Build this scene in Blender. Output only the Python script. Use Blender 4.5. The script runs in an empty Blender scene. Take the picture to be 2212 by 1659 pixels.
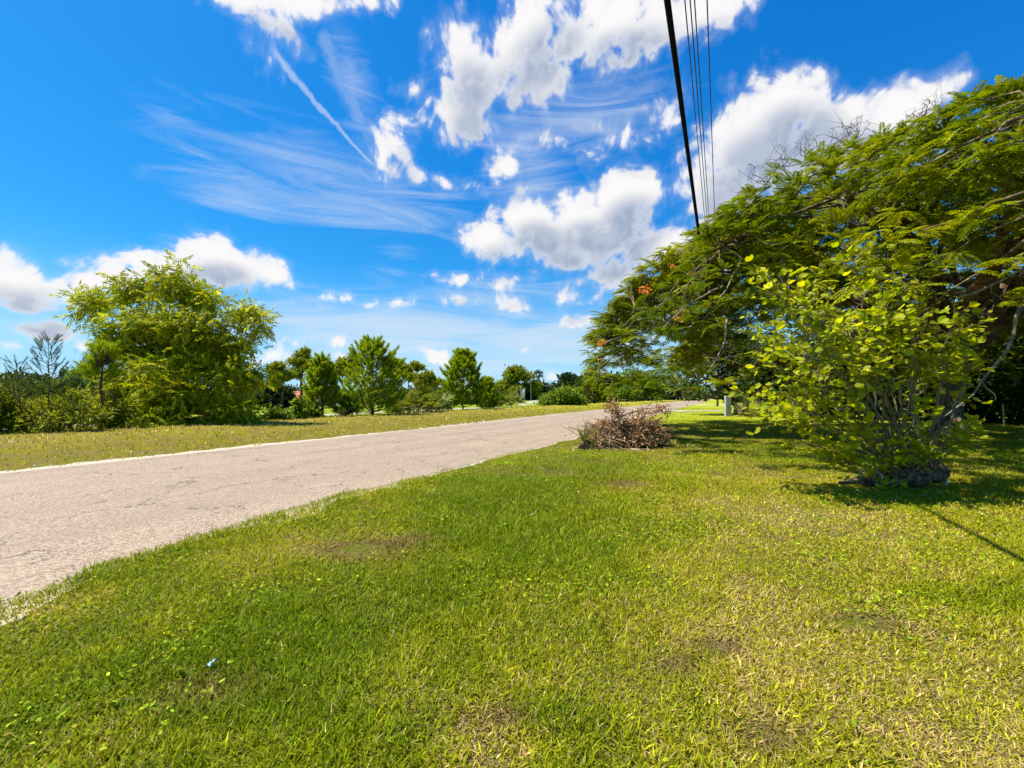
import bpy, math, random
import numpy as np
from math import radians as R, sin, cos, pi

# ------------------------------------------------------------------ camera, world, sun, exposure
scene = bpy.context.scene
C = scene.collection
CAM_H = 1.5                       # eye height
FX = 929.0                        # focal length in reference units (2212 wide frame)
HZ = 857.6                        # horizon row in those units
PHI = math.atan(0.486)            # heading of the road, to the right of the view
D = np.array([sin(PHI), cos(PHI)])     # along the road
N = np.array([cos(PHI), -sin(PHI)])    # to the right of the road

cam_d = bpy.data.cameras.new('camera')
cam = bpy.data.objects.new('camera', cam_d); C.objects.link(cam)
cam.location = (0, 0, CAM_H); cam.rotation_euler = (pi/2, 0, 0)
cam_d.sensor_width = 36.0; cam_d.lens = 36.0 * FX / 2212.0
cam_d.shift_y = (HZ - 829.5) / 2212.0
cam_d.clip_start = 0.05; cam_d.clip_end = 6000
scene.camera = cam

SUN_AZ, SUN_EL = R(-84), R(62)    # azimuth from +Y (view direction), negative = left
sun_dir = np.array([sin(SUN_AZ)*cos(SUN_EL), cos(SUN_AZ)*cos(SUN_EL), sin(SUN_EL)])
sd = bpy.data.lights.new('sun', 'SUN'); sd.energy = 4.8; sd.angle = R(0.53); sd.color = (1.0, 0.95, 0.86)
so = bpy.data.objects.new('sun', sd); C.objects.link(so); so.location = (-20, 20, 40)
from mathutils import Vector
so.rotation_euler = Vector(sun_dir).to_track_quat('Z', 'Y').to_euler()

scene.view_settings.view_transform = 'Standard'
scene.view_settings.look = 'None'
scene.view_settings.gamma = 1.0
scene.view_settings.exposure = 0.85
scene.render.engine = 'CYCLES'
cy = scene.cycles
cy.max_bounces = 6; cy.diffuse_bounces = 3; cy.glossy_bounces = 2; cy.transmission_bounces = 4
cy.transparent_max_bounces = 6; cy.volume_bounces = 0
cy.caustics_reflective = False; cy.caustics_refractive = False
cy.sample_clamp_indirect = 4.0
cy.use_denoising = True

def px_dir(px, py):
    return np.array([(px-1106.0)/FX, 1.0, (HZ-py)/FX])

def azel(px, py):
    v = px_dir(px, py); v = v/np.linalg.norm(v)
    return math.degrees(math.atan2(v[0], v[1])), math.degrees(math.asin(v[2]))

# ---- sky: Nishita air with clouds placed by azimuth and elevation (degrees)
world = bpy.data.worlds.new('World'); scene.world = world
world.use_nodes = True
wt = world.node_tree; wt.nodes.clear()
world.cycles.sampling_method = 'MANUAL'; world.cycles.sample_map_resolution = 512

def nd(t, typ, **kw):
    n = t.nodes.new(typ)
    for k, v in kw.items(): setattr(n, k, v)
    return n
def link(t, a, b): t.links.new(a, b)
def mth(t, op, a, b=None, c=None, clamp=False):
    n = t.nodes.new('ShaderNodeMath'); n.operation = op; n.use_clamp = clamp
    for i, v in enumerate((a, b, c)):
        if v is None: continue
        if isinstance(v, (int, float)): n.inputs[i].default_value = v
        else: t.links.new(v, n.inputs[i])
    return n.outputs[0]
def vmt(t, op, a, b=None, scale=None):
    n = t.nodes.new('ShaderNodeVectorMath'); n.operation = op
    for i, v in enumerate((a, b)):
        if v is None: continue
        if isinstance(v, (tuple, list)): n.inputs[i].default_value = v
        else: t.links.new(v, n.inputs[i])
    if scale is not None: n.inputs['Scale'].default_value = scale
    return n
def smooth(t, x, a, b):
    n = t.nodes.new('ShaderNodeMapRange'); n.interpolation_type = 'SMOOTHSTEP'
    n.inputs['From Min'].default_value = a; n.inputs['From Max'].default_value = b
    t.links.new(x, n.inputs['Value']); return n.outputs[0]
def noise(t, vec, scale, detail, rough=0.55, lac=2.0, dim='3D', dist=0.0):
    n = t.nodes.new('ShaderNodeTexNoise'); n.noise_dimensions = dim
    n.inputs['Scale'].default_value = scale; n.inputs['Detail'].default_value = detail
    n.inputs['Roughness'].default_value = rough; n.inputs['Lacunarity'].default_value = lac
    n.inputs['Distortion'].default_value = dist
    if vec is not None: t.links.new(vec, n.inputs['Vector'])
    return n.outputs['Fac']
def mixc(t, fac, a, b, blend='MIX'):
    n = t.nodes.new('ShaderNodeMix'); n.data_type = 'RGBA'; n.blend_type = blend
    for sock, v in ((n.inputs['Factor'], fac), (n.inputs['A'], a), (n.inputs['B'], b)):
        if isinstance(v, (int, float)): sock.default_value = v
        elif isinstance(v, (tuple, list)): sock.default_value = (*v[:3], 1)
        else: t.links.new(v, sock)
    return n.outputs['Result']

# cumulus lobes: (px, py, rx, ry, turn in degrees, strength) in the 2212-wide reference frame
CUM = [
 # high cloud, left of centre
 (560,-15,130,55,10,.9),(690,5,120,48,-8,.8),(790,0,60,30,0,.55),(600,55,75,36,35,.6),(590,100,30,40,20,.35),
 # high cloud, centre
 (1010,215,95,75,-40,1.0),(1000,120,70,80,0,.9),(1100,110,90,75,-20,.8),(1160,45,110,70,-30,1.0),(1260,95,120,70,-15,1.05),
 (1060,150,110,70,-35,.9),(1330,40,140,60,-15,1.0),(1390,60,130,60,-12,1.0),(1510,20,110,55,-15,.95),(1170,160,120,60,-25,.75),(975,265,50,40,0,.6),(1600,-10,80,40,-10,.8),
 # loose scraps
 (850,320,55,62,35,.62),(860,270,40,36,0,.5),(900,370,50,24,35,.5),(890,195,34,22,-20,.5),(1090,352,48,34,-30,.62),(1010,400,40,18,20,.4),(960,395,50,16,20,.35),
 (1255,320,45,24,20,.42),(1330,295,55,28,15,.5),(1430,250,60,36,-30,.55),(1350,130,80,40,0,.7),(1400,285,60,30,-20,.5),(1165,300,28,20,0,.4),
 # right cumulus
 (1690,240,110,85,0,1.2),(1640,320,150,110,0,1.3),(1790,260,90,62,0,1.1),(1760,330,140,90,0,1.25),(1930,230,80,40,-15,1.0),(2000,215,70,46,-10,1.0),(2045,185,44,30,-20,.7),(1960,270,70,50,0,1.0),
 (1560,400,100,110,0,1.1),(1900,300,120,70,0,1.1),(1540,330,60,60,0,.7),
 # middle cumulus
 (1340,440,85,70,-20,1.25),(1390,420,50,50,0,1.1),(1260,475,95,58,0,1.2),(1140,475,75,56,0,1.15),(1060,515,62,44,0,1.05),(1200,520,130,55,0,1.2),(1300,515,110,55,-15,1.1),(1230,560,120,34,0,.9),
 (1400,545,90,46,-25,1.0),(1330,590,100,40,-10,1.0),(1455,530,70,40,0,.95),(1500,580,90,50,-20,.95),(1340,640,60,26,0,.5),
 # left cumulus
 (30,600,95,62,0,1.1),(-40,600,90,70,0,1.1),(110,625,100,42,0,.9),(140,570,36,18,0,.5),(305,565,48,32,0,.95),(270,595,80,36,0,.95),(440,545,90,50,0,1.15),(420,580,130,44,0,1.1),
 (520,575,95,40,15,1.0),(590,595,60,20,18,.8),(185,600,80,32,0,.8),(60,655,120,24,0,.75),
 (95,720,80,30,0,.85),(20,745,80,26,0,.7),(190,745,60,14,0,.4),
 # small low clouds
 (985,603,56,20,0,.75),(1000,650,44,17,0,.6),(1105,658,50,22,0,.7),(1222,637,46,22,0,.7),(1215,695,60,16,0,.5),(860,655,36,16,0,.6),(800,662,26,9,0,.4),(710,645,46,10,0,.35),
 (940,772,56,20,0,.6),(905,757,36,9,0,.35),(1140,757,24,7,0,.35),(610,690,60,16,0,.3),(680,735,90,14,0,.3),(590,770,46,22,0,.42),(790,775,60,14,0,.22),(1100,610,80,14,-8,.35),(1235,815,60,12,0,.5),
 (1320,690,50,24,0,.5),(640,780,40,14,0,.4),
]
# thin high streaks: (px, py, rx, ry, turn, strength)
CIR = [
 (690,400,270,90,14,.58),(900,455,240,56,14,.58),(520,430,130,40,14,.42),(600,340,160,40,14,.45),(1150,370,150,90,50,.5),(760,190,45,160,-17,.42),
 (1280,250,190,90,-10,.55),(880,725,440,75,2,.9),(1150,740,340,75,0,.9),(700,700,260,60,0,.7),(1000,790,420,40,0,.6),(860,560,60,60,-40,.35),(1050,640,230,46,-4,.5),(300,700,200,50,0,.25),(1420,700,140,60,0,.55),(80,690,200,60,0,.4),
]

def lobe_field(lobes, az_, el_, soft):
    """smooth union of elliptical lobes in azimuth and elevation"""
    acc = np.full(az_.shape, -3.0)
    for (x, y, rx, ry, rot, amp) in lobes:
        a0, e0 = azel(x, y)
        r = R(-rot)                                  # rows run downwards
        a1, e1 = azel(x + rx*cos(r), y - rx*sin(r))
        a2, e2 = azel(x + ry*sin(r), y + ry*cos(r))
        sx = math.hypot(a1-a0, e1-e0)*1.25; sy = math.hypot(a2-a0, e2-e0)*1.25
        ang = math.atan2(e1-e0, a1-a0); da = az_-a0; de = el_-e0
        u = (da*cos(ang)+de*sin(ang))/sx; v = (-da*sin(ang)+de*cos(ang))/sy
        f = amp*(1-np.sqrt(u*u+v*v+.02))
        h = np.maximum(soft-np.abs(acc-f), 0)/soft
        acc = np.maximum(acc, f)+h*h*h*soft/6
    return acc

# the clear air everywhere
def clear_sky(t, vec=None):
    sky = nd(t, 'ShaderNodeTexSky', sky_type='NISHITA', sun_disc=False)
    sky.sun_elevation = SUN_EL; sky.sun_rotation = SUN_AZ
    sky.altitude = 0; sky.air_density = 1.0; sky.dust_density = 0.35; sky.ozone_density = 2.2
    if vec is not None: link(t, vec, sky.inputs[0])
    hsv = nd(t, 'ShaderNodeHueSaturation'); hsv.inputs['Saturation'].default_value = 1.42; hsv.inputs['Hue'].default_value = 0.492
    link(t, sky.outputs[0], hsv.inputs['Color'])
    c = vmt(t, 'MULTIPLY', hsv.outputs[0], (.31, .96, 1.66)).outputs[0]
    den = vmt(t, 'MULTIPLY_ADD', c, (.05, .075, .075)); den.inputs[2].default_value = (1, 1, 1)      # soft shoulder: keeps the air near the horizon blue
    return vmt(t, 'DIVIDE', c, den.outputs[0]).outputs[0]
SKY_K = 0.098
bg0 = nd(wt, 'ShaderNodeBackground'); bg0.inputs['Strength'].default_value = SKY_K
link(wt, clear_sky(wt), bg0.inputs['Color'])
wo = nd(wt, 'ShaderNodeOutputWorld'); link(wt, bg0.outputs[0], wo.inputs['Surface'])

# the cloudy part of the sky: a dome far beyond everything, its cloud lobes stored per vertex
sm = bpy.data.materials.new('cloudy_sky'); sm.use_nodes = True; sm.cycles.emission_sampling = 'NONE'
wt = sm.node_tree; wt.nodes.clear()
def sky_attr(n, out='Fac'):
    q = nd(wt, 'ShaderNodeAttribute'); q.attribute_name = n; return q.outputs[out]
aev = sky_attr('azimuth_elevation', 'Vector')
def cumulus(shift, detail, lobes):
    p = vmt(wt, 'ADD', aev, shift).outputs[0]
    n1 = noise(wt, p, 0.17, detail, 0.66, 2.1, '2D', 0.45)
    # billows: distances to cell centres give rounded cauliflower edges
    wv = nd(wt, 'ShaderNodeTexVoronoi'); wv.voronoi_dimensions = '2D'; wv.feature = 'SMOOTH_F1'
    wv.inputs['Scale'].default_value = 0.36; wv.inputs['Detail'].default_value = 1.6; wv.inputs['Roughness'].default_value = 0.6
    wv.inputs['Smoothness'].default_value = 0.35
    link(wt, p, wv.inputs['Vector'])
    b = mth(wt, 'SUBTRACT', 0.42, wv.outputs['Distance'])
    v = mth(wt, 'MULTIPLY_ADD', mth(wt, 'SUBTRACT', n1, 0.5), 1.32, mth(wt, 'ADD', lobes, .10))
    return mth(wt, 'MULTIPLY_ADD', b, 0.42, v)

# streaks
mp = nd(wt, 'ShaderNodeMapping'); mp.inputs['Rotation'].default_value = (0, 0, R(22)); mp.inputs['Scale'].default_value = (0.050, 0.40, 1)
link(wt, aev, mp.inputs['Vector'])
ns = noise(wt, mp.outputs[0], 1.0, 6.0, 0.62, 2.1, '2D', 0.9)
sv = mth(wt, 'MULTIPLY_ADD', mth(wt, 'SUBTRACT', ns, 0.5), 1.15, sky_attr('streak'))
salpha = mth(wt, 'MULTIPLY', smooth(wt, sv, 0.00, 0.90), 0.62)

# contrail: narrow, slightly frayed line from the high left cloud down to the right
def streak(p0, p1, w0, w1, gain, seed):
    a = azel(*p0); b = azel(*p1)
    L = math.hypot(b[0]-a[0], b[1]-a[1]); ang = math.atan2(b[1]-a[1], b[0]-a[0])
    m = nd(wt, 'ShaderNodeMapping', vector_type='TEXTURE')
    m.inputs['Location'].default_value = (a[0], a[1], 0); m.inputs['Rotation'].default_value = (0, 0, ang)
    link(wt, aev, m.inputs['Vector'])
    s = nd(wt, 'ShaderNodeSeparateXYZ'); link(wt, m.outputs[0], s.inputs[0])
    n = noise(wt, aev, 0.9+seed, 4, 0.6, 2, '2D')
    n2 = noise(wt, aev, 0.35+seed, 3, 0.6, 2, '2D')
    off = mth(wt, 'MULTIPLY_ADD', mth(wt, 'SUBTRACT', n2, 0.5), 0.9, s.outputs[1])
    t = mth(wt, 'DIVIDE', s.outputs[0], L)
    w = mth(wt, 'MULTIPLY_ADD', t, w1-w0, w0)
    q = mth(wt, 'SUBTRACT', 1.0, mth(wt, 'DIVIDE', mth(wt, 'ABSOLUTE', off), w))
    q = smooth(wt, mth(wt, 'MULTIPLY_ADD', mth(wt, 'SUBTRACT', n, 0.5), 0.9, q), 0.0, 0.9)
    ends = mth(wt, 'MULTIPLY', smooth(wt, t, 0.0, 0.08), mth(wt, 'SUBTRACT', 1.0, smooth(wt, t, 0.9, 1.02)))
    return mth(wt, 'MULTIPLY', mth(wt, 'MULTIPLY', q, ends), gain)
st1 = streak((580,95), (815,365), 0.58, 0.20, 0.42, 0.0)
st2 = streak((690,60), (790,280), 1.1, 1.5, 0.22, 0.3)
st = mth(wt, 'ADD', st1, st2, clamp=True)

SUNWARD = (-1.3, 3.0)
def emit(col, k):
    e = nd(wt, 'ShaderNodeEmission'); e.inputs['Strength'].default_value = k
    if isinstance(col, tuple): e.inputs['Color'].default_value = (*col, 1)
    else: link(wt, col, e.inputs['Color'])
    return e.outputs[0]
def mixs(f, a, b):
    q = nd(wt, 'ShaderNodeMixShader'); link(wt, f, q.inputs[0]); link(wt, a, q.inputs[1]); link(wt, b, q.inputs[2]); return q.outputs[0]
air = emit(clear_sky(wt, sky_attr('direction', 'Vector')), SKY_K)
elv = nd(wt, 'ShaderNodeSeparateXYZ'); link(wt, aev, elv.inputs[0])
hz = mth(wt, 'MULTIPLY', mth(wt, 'SUBTRACT', 1.0, smooth(wt, elv.outputs[1], -3.0, 17.0)), 0.70)
air = mixs(hz, air, emit((0.55, 0.80, 1.06), 0.55))                   # pale moist air low over the horizon
m1 = mixs(mth(wt, 'MAXIMUM', salpha, st), air, emit((0.86, 0.93, 1.0), 0.50))
f1 = sky_attr('cumulus_sunward')
d0 = cumulus((0, 0, 0), 7.0, sky_attr('cumulus'))
d1 = cumulus((SUNWARD[0], SUNWARD[1], 0), 5.0, f1)
alpha = mth(wt, 'MULTIPLY_ADD', smooth(wt, d0, 0.14, 0.44), 0.66, mth(wt, 'MULTIPLY', smooth(wt, d0, -0.20, 0.70), 0.34))
thick = smooth(wt, d0, 0.12, 0.8)
above = smooth(wt, f1, 0.0, 0.62)
relief = smooth(wt, mth(wt, 'SUBTRACT', d1, d0), -0.35, 0.45)
shade = mth(wt, 'MULTIPLY_ADD', relief, 0.28, mth(wt, 'MULTIPLY', mth(wt, 'MULTIPLY', above, thick), 0.80), clamp=True)
m2 = mixs(alpha, m1, emit(mixc(wt, shade, (1.0, 0.98, 0.98), (0.37, 0.46, 0.62)), 0.54))
so_ = nd(wt, 'ShaderNodeOutputMaterial'); link(wt, m2, so_.inputs['Surface'])

def build_sky():
    A, E = np.meshgrid(np.arange(-74, 74.01, .4), np.arange(-2, 50.01, .4), indexing='ij')
    dx = np.sin(np.radians(A))*np.cos(np.radians(E)); dy = np.cos(np.radians(A))*np.cos(np.radians(E)); dz = np.sin(np.radians(E))
    d = np.stack([dx, dy, dz], -1).reshape(-1, 3)
    n0, n1 = A.shape; i = np.arange(n0*n1).reshape(n0, n1)
    f = np.stack([i[:-1, :-1], i[1:, :-1], i[1:, 1:], i[:-1, 1:]], -1).reshape(-1, 4)
    me = bpy.data.meshes.new('sky')
    me.from_pydata((d*3800+np.array([0, 0, CAM_H])).tolist(), [], f.tolist())
    def fl(n, v):
        q = me.attributes.new(n, 'FLOAT', 'POINT'); q.data.foreach_set('value', v.astype(np.float32).ravel())
    def vec(n, v):
        q = me.attributes.new(n, 'FLOAT_VECTOR', 'POINT'); q.data.foreach_set('vector', v.astype(np.float32).ravel())
    fl('cumulus', lobe_field(CUM, A, E, .16)); fl('cumulus_sunward', lobe_field(CUM, A+SUNWARD[0], E+SUNWARD[1], .16))
    fl('streak', lobe_field(CIR, A, E, .25)); vec('direction', d); vec('azimuth_elevation', np.stack([A, E, A*0], -1))
    me.materials.append(sm)
    o = bpy.data.objects.new('sky', me); C.objects.link(o); o['kind'] = 'structure'; o['label'] = 'bright blue sky with white heaped clouds and thin streaks'
build_sky()

# ------------------------------------------------------------------ helpers
rng = np.random.default_rng(7)
random.seed(7)

_tab = np.random.default_rng(99).random((256, 256)).astype(np.float32)
def vnoise(x, y):
    xi = np.floor(x).astype(int); yi = np.floor(y).astype(int)
    fx = x-xi; fy = y-yi; fx = fx*fx*(3-2*fx); fy = fy*fy*(3-2*fy)
    a = _tab[xi & 255, yi & 255]; b = _tab[(xi+1) & 255, yi & 255]
    c = _tab[xi & 255, (yi+1) & 255]; d = _tab[(xi+1) & 255, (yi+1) & 255]
    return (a*(1-fx)+b*fx)*(1-fy) + (c*(1-fx)+d*fx)*fy
def fbm(x, y, sc, octs=4, off=0.0):
    x = np.asarray(x, float)*sc+off; y = np.asarray(y, float)*sc+off*1.7
    s = 0; a = .5; t = 0
    for _ in range(octs):
        s = s+a*vnoise(x, y); t += a; x = x*2.03+17.1; y = y*2.03+5.3; a *= .5
    return s/t
def sstep(x, a, b):
    t = np.clip((x-a)/(b-a), 0, 1); return t*t*(3-2*t)

def s_of(x, y): return x*N[0]+y*N[1]
def ground_z(x, y):
    x = np.asarray(x, float); y = np.asarray(y, float)
    s = s_of(x, y)
    z = 0.27*sstep(-s, 12.9, 20.0) - 0.72*sstep(-s, 20.5, 31) - 0.9*sstep(-s, 35, 110)
    bump = (fbm(x, y, .35, 3)-.5)*0.10 + (fbm(x, y, 1.4, 2, 9.)-.5)*0.03
    road = sstep(-s, 3.2, 4.4)*(1-sstep(-s, 12.7, 13.8))
    z = z + bump*(1-road)
    z = z + 1.25*np.exp(-(((x-3)/15)**2+((y-107)/10)**2))
    return z
def gz(x, y): return float(ground_z(np.array([x]), np.array([y]))[0])
def at(px, d, py=None, z=None):
    """point in the picture's column px at depth d; its height from the row py, or on the ground"""
    x = (px-1106)/FX*d
    if py is not None: return np.array([x, d, CAM_H+(HZ-py)/FX*d])
    return np.array([x, d, gz(x, d) if z is None else z])
def at_s(px, s, lift=0.0):
    """ground point in column px on the line s metres from the camera across the road"""
    k = (px-1106)/FX
    d = s/(k*N[0]+N[1])
    p = at(px, d); p[2] += lift
    return p, d
def z_at(py, d): return CAM_H+(HZ-py)/FX*d

class MB:
    def __init__(self): self.v = []; self.f = {}; self.c = []; self.n = 0
    def add(self, v, f, c=(1, 1, 1)):
        v = np.asarray(v, np.float32).reshape(-1, 3)
        c = np.asarray(c, np.float32)
        if c.ndim == 1: c = np.broadcast_to(c, (len(v), 3))
        if not isinstance(f, list): f = [f]
        for ff in f:
            ff = np.asarray(ff, np.int32)
            if len(ff): self.f.setdefault(ff.shape[1], []).append(ff+self.n)
        self.v.append(v); self.c.append(c); self.n += len(v)
        return self
    def build(self, name, mat, parent=None, base=None, smooth=False):
        v = np.concatenate(self.v); c = np.concatenate(self.c)
        if base is None and parent is not None: base = np.array(parent.location)
        if base is not None: v = v-np.asarray(base, np.float32)
        me = bpy.data.meshes.new(name)
        loops = []; starts = []; totals = []; k0 = 0
        for k, fl in self.f.items():
            ff = np.concatenate(fl); loops.append(ff.ravel())
            starts.append(k0+np.arange(len(ff))*k); totals.append(np.full(len(ff), k)); k0 += ff.size
        loops = np.concatenate(loops); starts = np.concatenate(starts); totals = np.concatenate(totals)
        me.vertices.add(len(v)); me.vertices.foreach_set('co', v.ravel())
        me.loops.add(len(loops)); me.loops.foreach_set('vertex_index', loops.astype(np.int32))
        me.polygons.add(len(starts)); me.polygons.foreach_set('loop_start', starts.astype(np.int32)); me.polygons.foreach_set('loop_total', totals.astype(np.int32))
        me.update(calc_edges=True)
        at_ = me.attributes.new('Col', 'FLOAT_COLOR', 'POINT')
        at_.data.foreach_set('color', np.concatenate([c, np.ones((len(c), 1), np.float32)], 1).ravel())
        me.polygons.foreach_set('use_smooth', np.full(len(starts), smooth))
        me.materials.append(mat)
        o = bpy.data.objects.new(name, me); C.objects.link(o)
        if parent is not None: o.parent = parent
        elif base is not None: o.location = [float(q) for q in base]
        return o

def tag(o, label=None, cat=None, group=None, kind=None):
    if label: o['label'] = label
    if cat: o['category'] = cat
    if group: o['group'] = group
    if kind: o['kind'] = kind
    return o
def thing(name, loc, label, cat, group=None):
    o = bpy.data.objects.new(name, None); C.objects.link(o); o.empty_display_size = 0.2
    o.location = [float(q) for q in loc]
    return tag(o, label, cat, group)
def copy_tree(o, loc, rz=0, sc=1.0, label=None):
    r = o.copy(); C.objects.link(r); r.location = [float(q) for q in loc]; r.rotation_euler = (0, 0, rz)
    r.scale = (sc, sc, sc) if np.isscalar(sc) else sc
    if label: r['label'] = label
    for ch in o.children:
        c = ch.copy(); C.objects.link(c); c.parent = r
    return r

def nrm(v):
    v = np.asarray(v, float); return v/np.maximum(np.linalg.norm(v, axis=-1, keepdims=True), 1e-9)
def tube(pts, rad, n=6, cap=True):
    pts = np.asarray(pts, float); m = len(pts)
    rad = np.broadcast_to(np.asarray(rad, float), (m,))
    t = nrm(np.gradient(pts, axis=0))
    ref = np.array([0, 0, 1.0]) if abs(t[0, 2]) < .9 else np.array([1.0, 0, 0])
    u = nrm(np.cross(ref, t[0])); us = []
    for i in range(m):
        u = nrm(u-t[i]*np.dot(u, t[i])); us.append(u)
    us = np.array(us); w = np.cross(t, us)
    a = np.arange(n)*2*pi/n
    ring = us[:, None, :]*np.cos(a)[None, :, None]+w[:, None, :]*np.sin(a)[None, :, None]
    v = pts[:, None, :]+ring*rad[:, None, None]
    i = np.arange(m-1)[:, None]*n; j = np.arange(n)[None, :]; k = (j+1) % n
    f = np.stack([i+j, i+k, i+n+k, i+n+j], -1).reshape(-1, 4)
    v = v.reshape(-1, 3); fl = [f]
    if cap:
        v = np.concatenate([v, pts[:1], pts[-1:]]); b = m*n
        jj = np.arange(n); kk = (jj+1) % n
        fl.append(np.concatenate([np.stack([kk, jj, np.full(n, b)], -1), np.stack([(m-1)*n+jj, (m-1)*n+kk, np.full(n, b+1)], -1)]))
    return v, fl
def curve(p0, p1, bow=(0, 0, 0), n=7, wob=0.0, g=None):
    t = np.linspace(0, 1, n)[:, None]; g = g or rng
    p = np.asarray(p0)*(1-t)+np.asarray(p1)*t+np.asarray(bow)*(4*t*(1-t))
    if wob: p[1:-1] += g.normal(0, wob, (n-2, 3))
    return p
def frame(d, nz, roll=None):
    """axes: Y along d, Z near nz"""
    y = nrm(d); x = nrm(np.cross(y, nz)); z = np.cross(x, y)
    return np.stack([x, y, z], 1)                       # (N,3 axes,3)
def inst(mb, tv, tf, pos, axes, scale, col):
    """copies of template tv (k,3)/tf at pos with axes (N,3,3) and scale (N,) or (N,3); col (N,3) or (N,k,3)"""
    n = len(pos); k = len(tv)
    scale = np.asarray(scale, float)
    if scale.ndim == 0: scale = np.full(n, float(scale))
    if scale.ndim == 1: scale = np.repeat(scale[:, None], 3, 1)
    tv = np.asarray(tv, float)
    local = tv[None]*scale[:, None, :]
    v = pos[:, None, :]+np.einsum('nki,nij->nkj', local, axes)
    off = (np.arange(n)*k)[:, None, None]
    fl = [(np.asarray(f)[None]+off).reshape(-1, np.asarray(f).shape[1]) for f in (tf if isinstance(tf, list) else [tf])]
    col = np.asarray(col, float)
    if col.ndim == 2: col = np.repeat(col[:, None, :], k, 1)
    mb.add(v.reshape(-1, 3), fl, col.reshape(-1, 3))
def rdir(n, g=None):
    return nrm((g or rng).normal(size=(n, 3)))
def jitter(col, n, amt=0.2, g=None):
    g = g or rng
    b = np.asarray(col, float)[None]*np.exp(g.normal(0, amt, (n, 1)))
    return b*np.exp(g.normal(0, amt*.35, (n, 3)))

# leaf shapes, length along +Y
LANCE_V = [(0, 0, 0), (.11, .3, .03), (.10, .68, .03), (0, 1, -.06), (-.10, .68, .03), (-.11, .3, .03)]
LANCE_F = [np.array([[0, 1, 2, 3], [0, 3, 4, 5]])]
OVAL_V = [(0, 0, 0), (.26, .3, .05), (.22, .72, .04), (0, 1, -.05), (-.22, .72, .04), (-.26, .3, .05)]
BAU_V = [(0, 0, 0), (.30, .04, .05), (.50, .36, .11), (.44, .74, .12), (.20, .97, .05), (0, .80, .0), (-.20, .97, .05), (-.44, .74, .12), (-.50, .36, .11), (-.30, .04, .05)]
BAU_F = [np.array([[0, 1, 2, 3, 4, 5], [0, 5, 6, 7, 8, 9]])]
NEEDLE_V = [(-.5, 0, 0), (.5, 0, 0), (0, 1, 0)]
NEEDLE_F = [np.array([[0, 1, 2]])]
BLADE_V = [(-.5, 0, 0), (.5, 0, 0), (.38, .55, .06), (-.38, .55, .06), (0, 1, -.05)]
BLADE_F = [np.array([[0, 1, 2, 3]]), np.array([[3, 2, 4]])]
def frond_template(pairs, droop, seed):
    g = np.random.default_rng(seed); v = []; f = []
    def quad(a, b, w, drop):
        a = np.array(a); b = np.array(b); d = b-a; s = np.array([-d[1], d[0], 0]); s = s/np.linalg.norm(s)*w
        m = a*.55+b*.45; i = len(v)
        b = b-np.array([0, 0, drop])
        v.extend([a, m+s, b, m-s]); f.append([i, i+1, i+2, i+3])
    def spine(t): return np.array([0, t, .10*t-droop*t*t])
    quad(spine(0), spine(.5), .008, 0); quad(spine(.5), spine(1), .006, 0)
    for k in range(pairs):
        t = .14+.86*(k+.5)/pairs
        L = .26*(1-.55*abs(t-.45)/.55)+g.normal(0, .012)
        for sgn in (-1, 1):
            a = spine(t+(sgn*.3)/pairs*.4); ang = R(58+g.normal(0, 6))
            quad(a, a+np.array([sgn*L*sin(ang), L*cos(ang), .02]), .036, .05+g.random()*.05)
    return np.array(v), [np.array(f)]

def spray_template(nl, seed, droop=.45, ll=.34, lw=.055):
    g = np.random.default_rng(seed); v = []; f = []
    for k in range(nl):
        t = .12+.88*(k+.5)/nl; a = np.array([0, t, .12*t-droop*t*t])
        sg = 1 if k % 2 else -1; ang = R(38+g.normal(0, 12)) if k < nl-1 else 0
        d = nrm(np.array([sg*sin(ang), cos(ang), -.35-.5*t+g.normal(0, .2)])); sd = nrm(np.cross(d, [g.normal(0, .4), g.normal(0, .4), 1.0]))
        L = ll*g.uniform(.75, 1.15); i = len(v)
        v += [a, a+d*L*.35+sd*lw, a+d*L*.7+sd*lw*.8+[0, 0, -.02], a+d*L+[0, 0, -.05], a+d*L*.7-sd*lw*.8+[0, 0, -.02], a+d*L*.35-sd*lw]
        f += [[i, i+1, i+2, i+3], [i, i+3, i+4, i+5]]
    return np.array(v), [np.array(f)]

# ------------------------------------------------------------------ materials
def newmat(name):
    m = bpy.data.materials.new(name); m.use_nodes = True
    t = m.node_tree; t.nodes.clear()
    out = t.nodes.new('ShaderNodeOutputMaterial')
    return m, t, out
def attr(t, name='Col'):
    n = t.nodes.new('ShaderNodeAttribute'); n.attribute_name = name; return n.outputs['Color']
def bsdf(t, rough=.6, spec=.3):
    b = t.nodes.new('ShaderNodeBsdfPrincipled'); b.inputs['Roughness'].default_value = rough
    b.inputs['Specular IOR Level'].default_value = spec; return b
def leafmat(name, transl=.4, rough=.55, spec=.18, tint=(1.25, 1.15, .35)):
    m, t, out = newmat(name)
    col = attr(t); b = bsdf(t, rough, spec); link(t, col, b.inputs['Base Color'])
    tr = t.nodes.new('ShaderNodeBsdfTranslucent'); link(t, mixc(t, 1.0, col, tint, 'MULTIPLY'), tr.inputs['Color'])
    mx = t.nodes.new('ShaderNodeMixShader'); mx.inputs[0].default_value = transl
    link(t, b.outputs[0], mx.inputs[1]); link(t, tr.outputs[0], mx.inputs[2]); link(t, mx.outputs[0], out.inputs[0])
    return m
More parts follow.
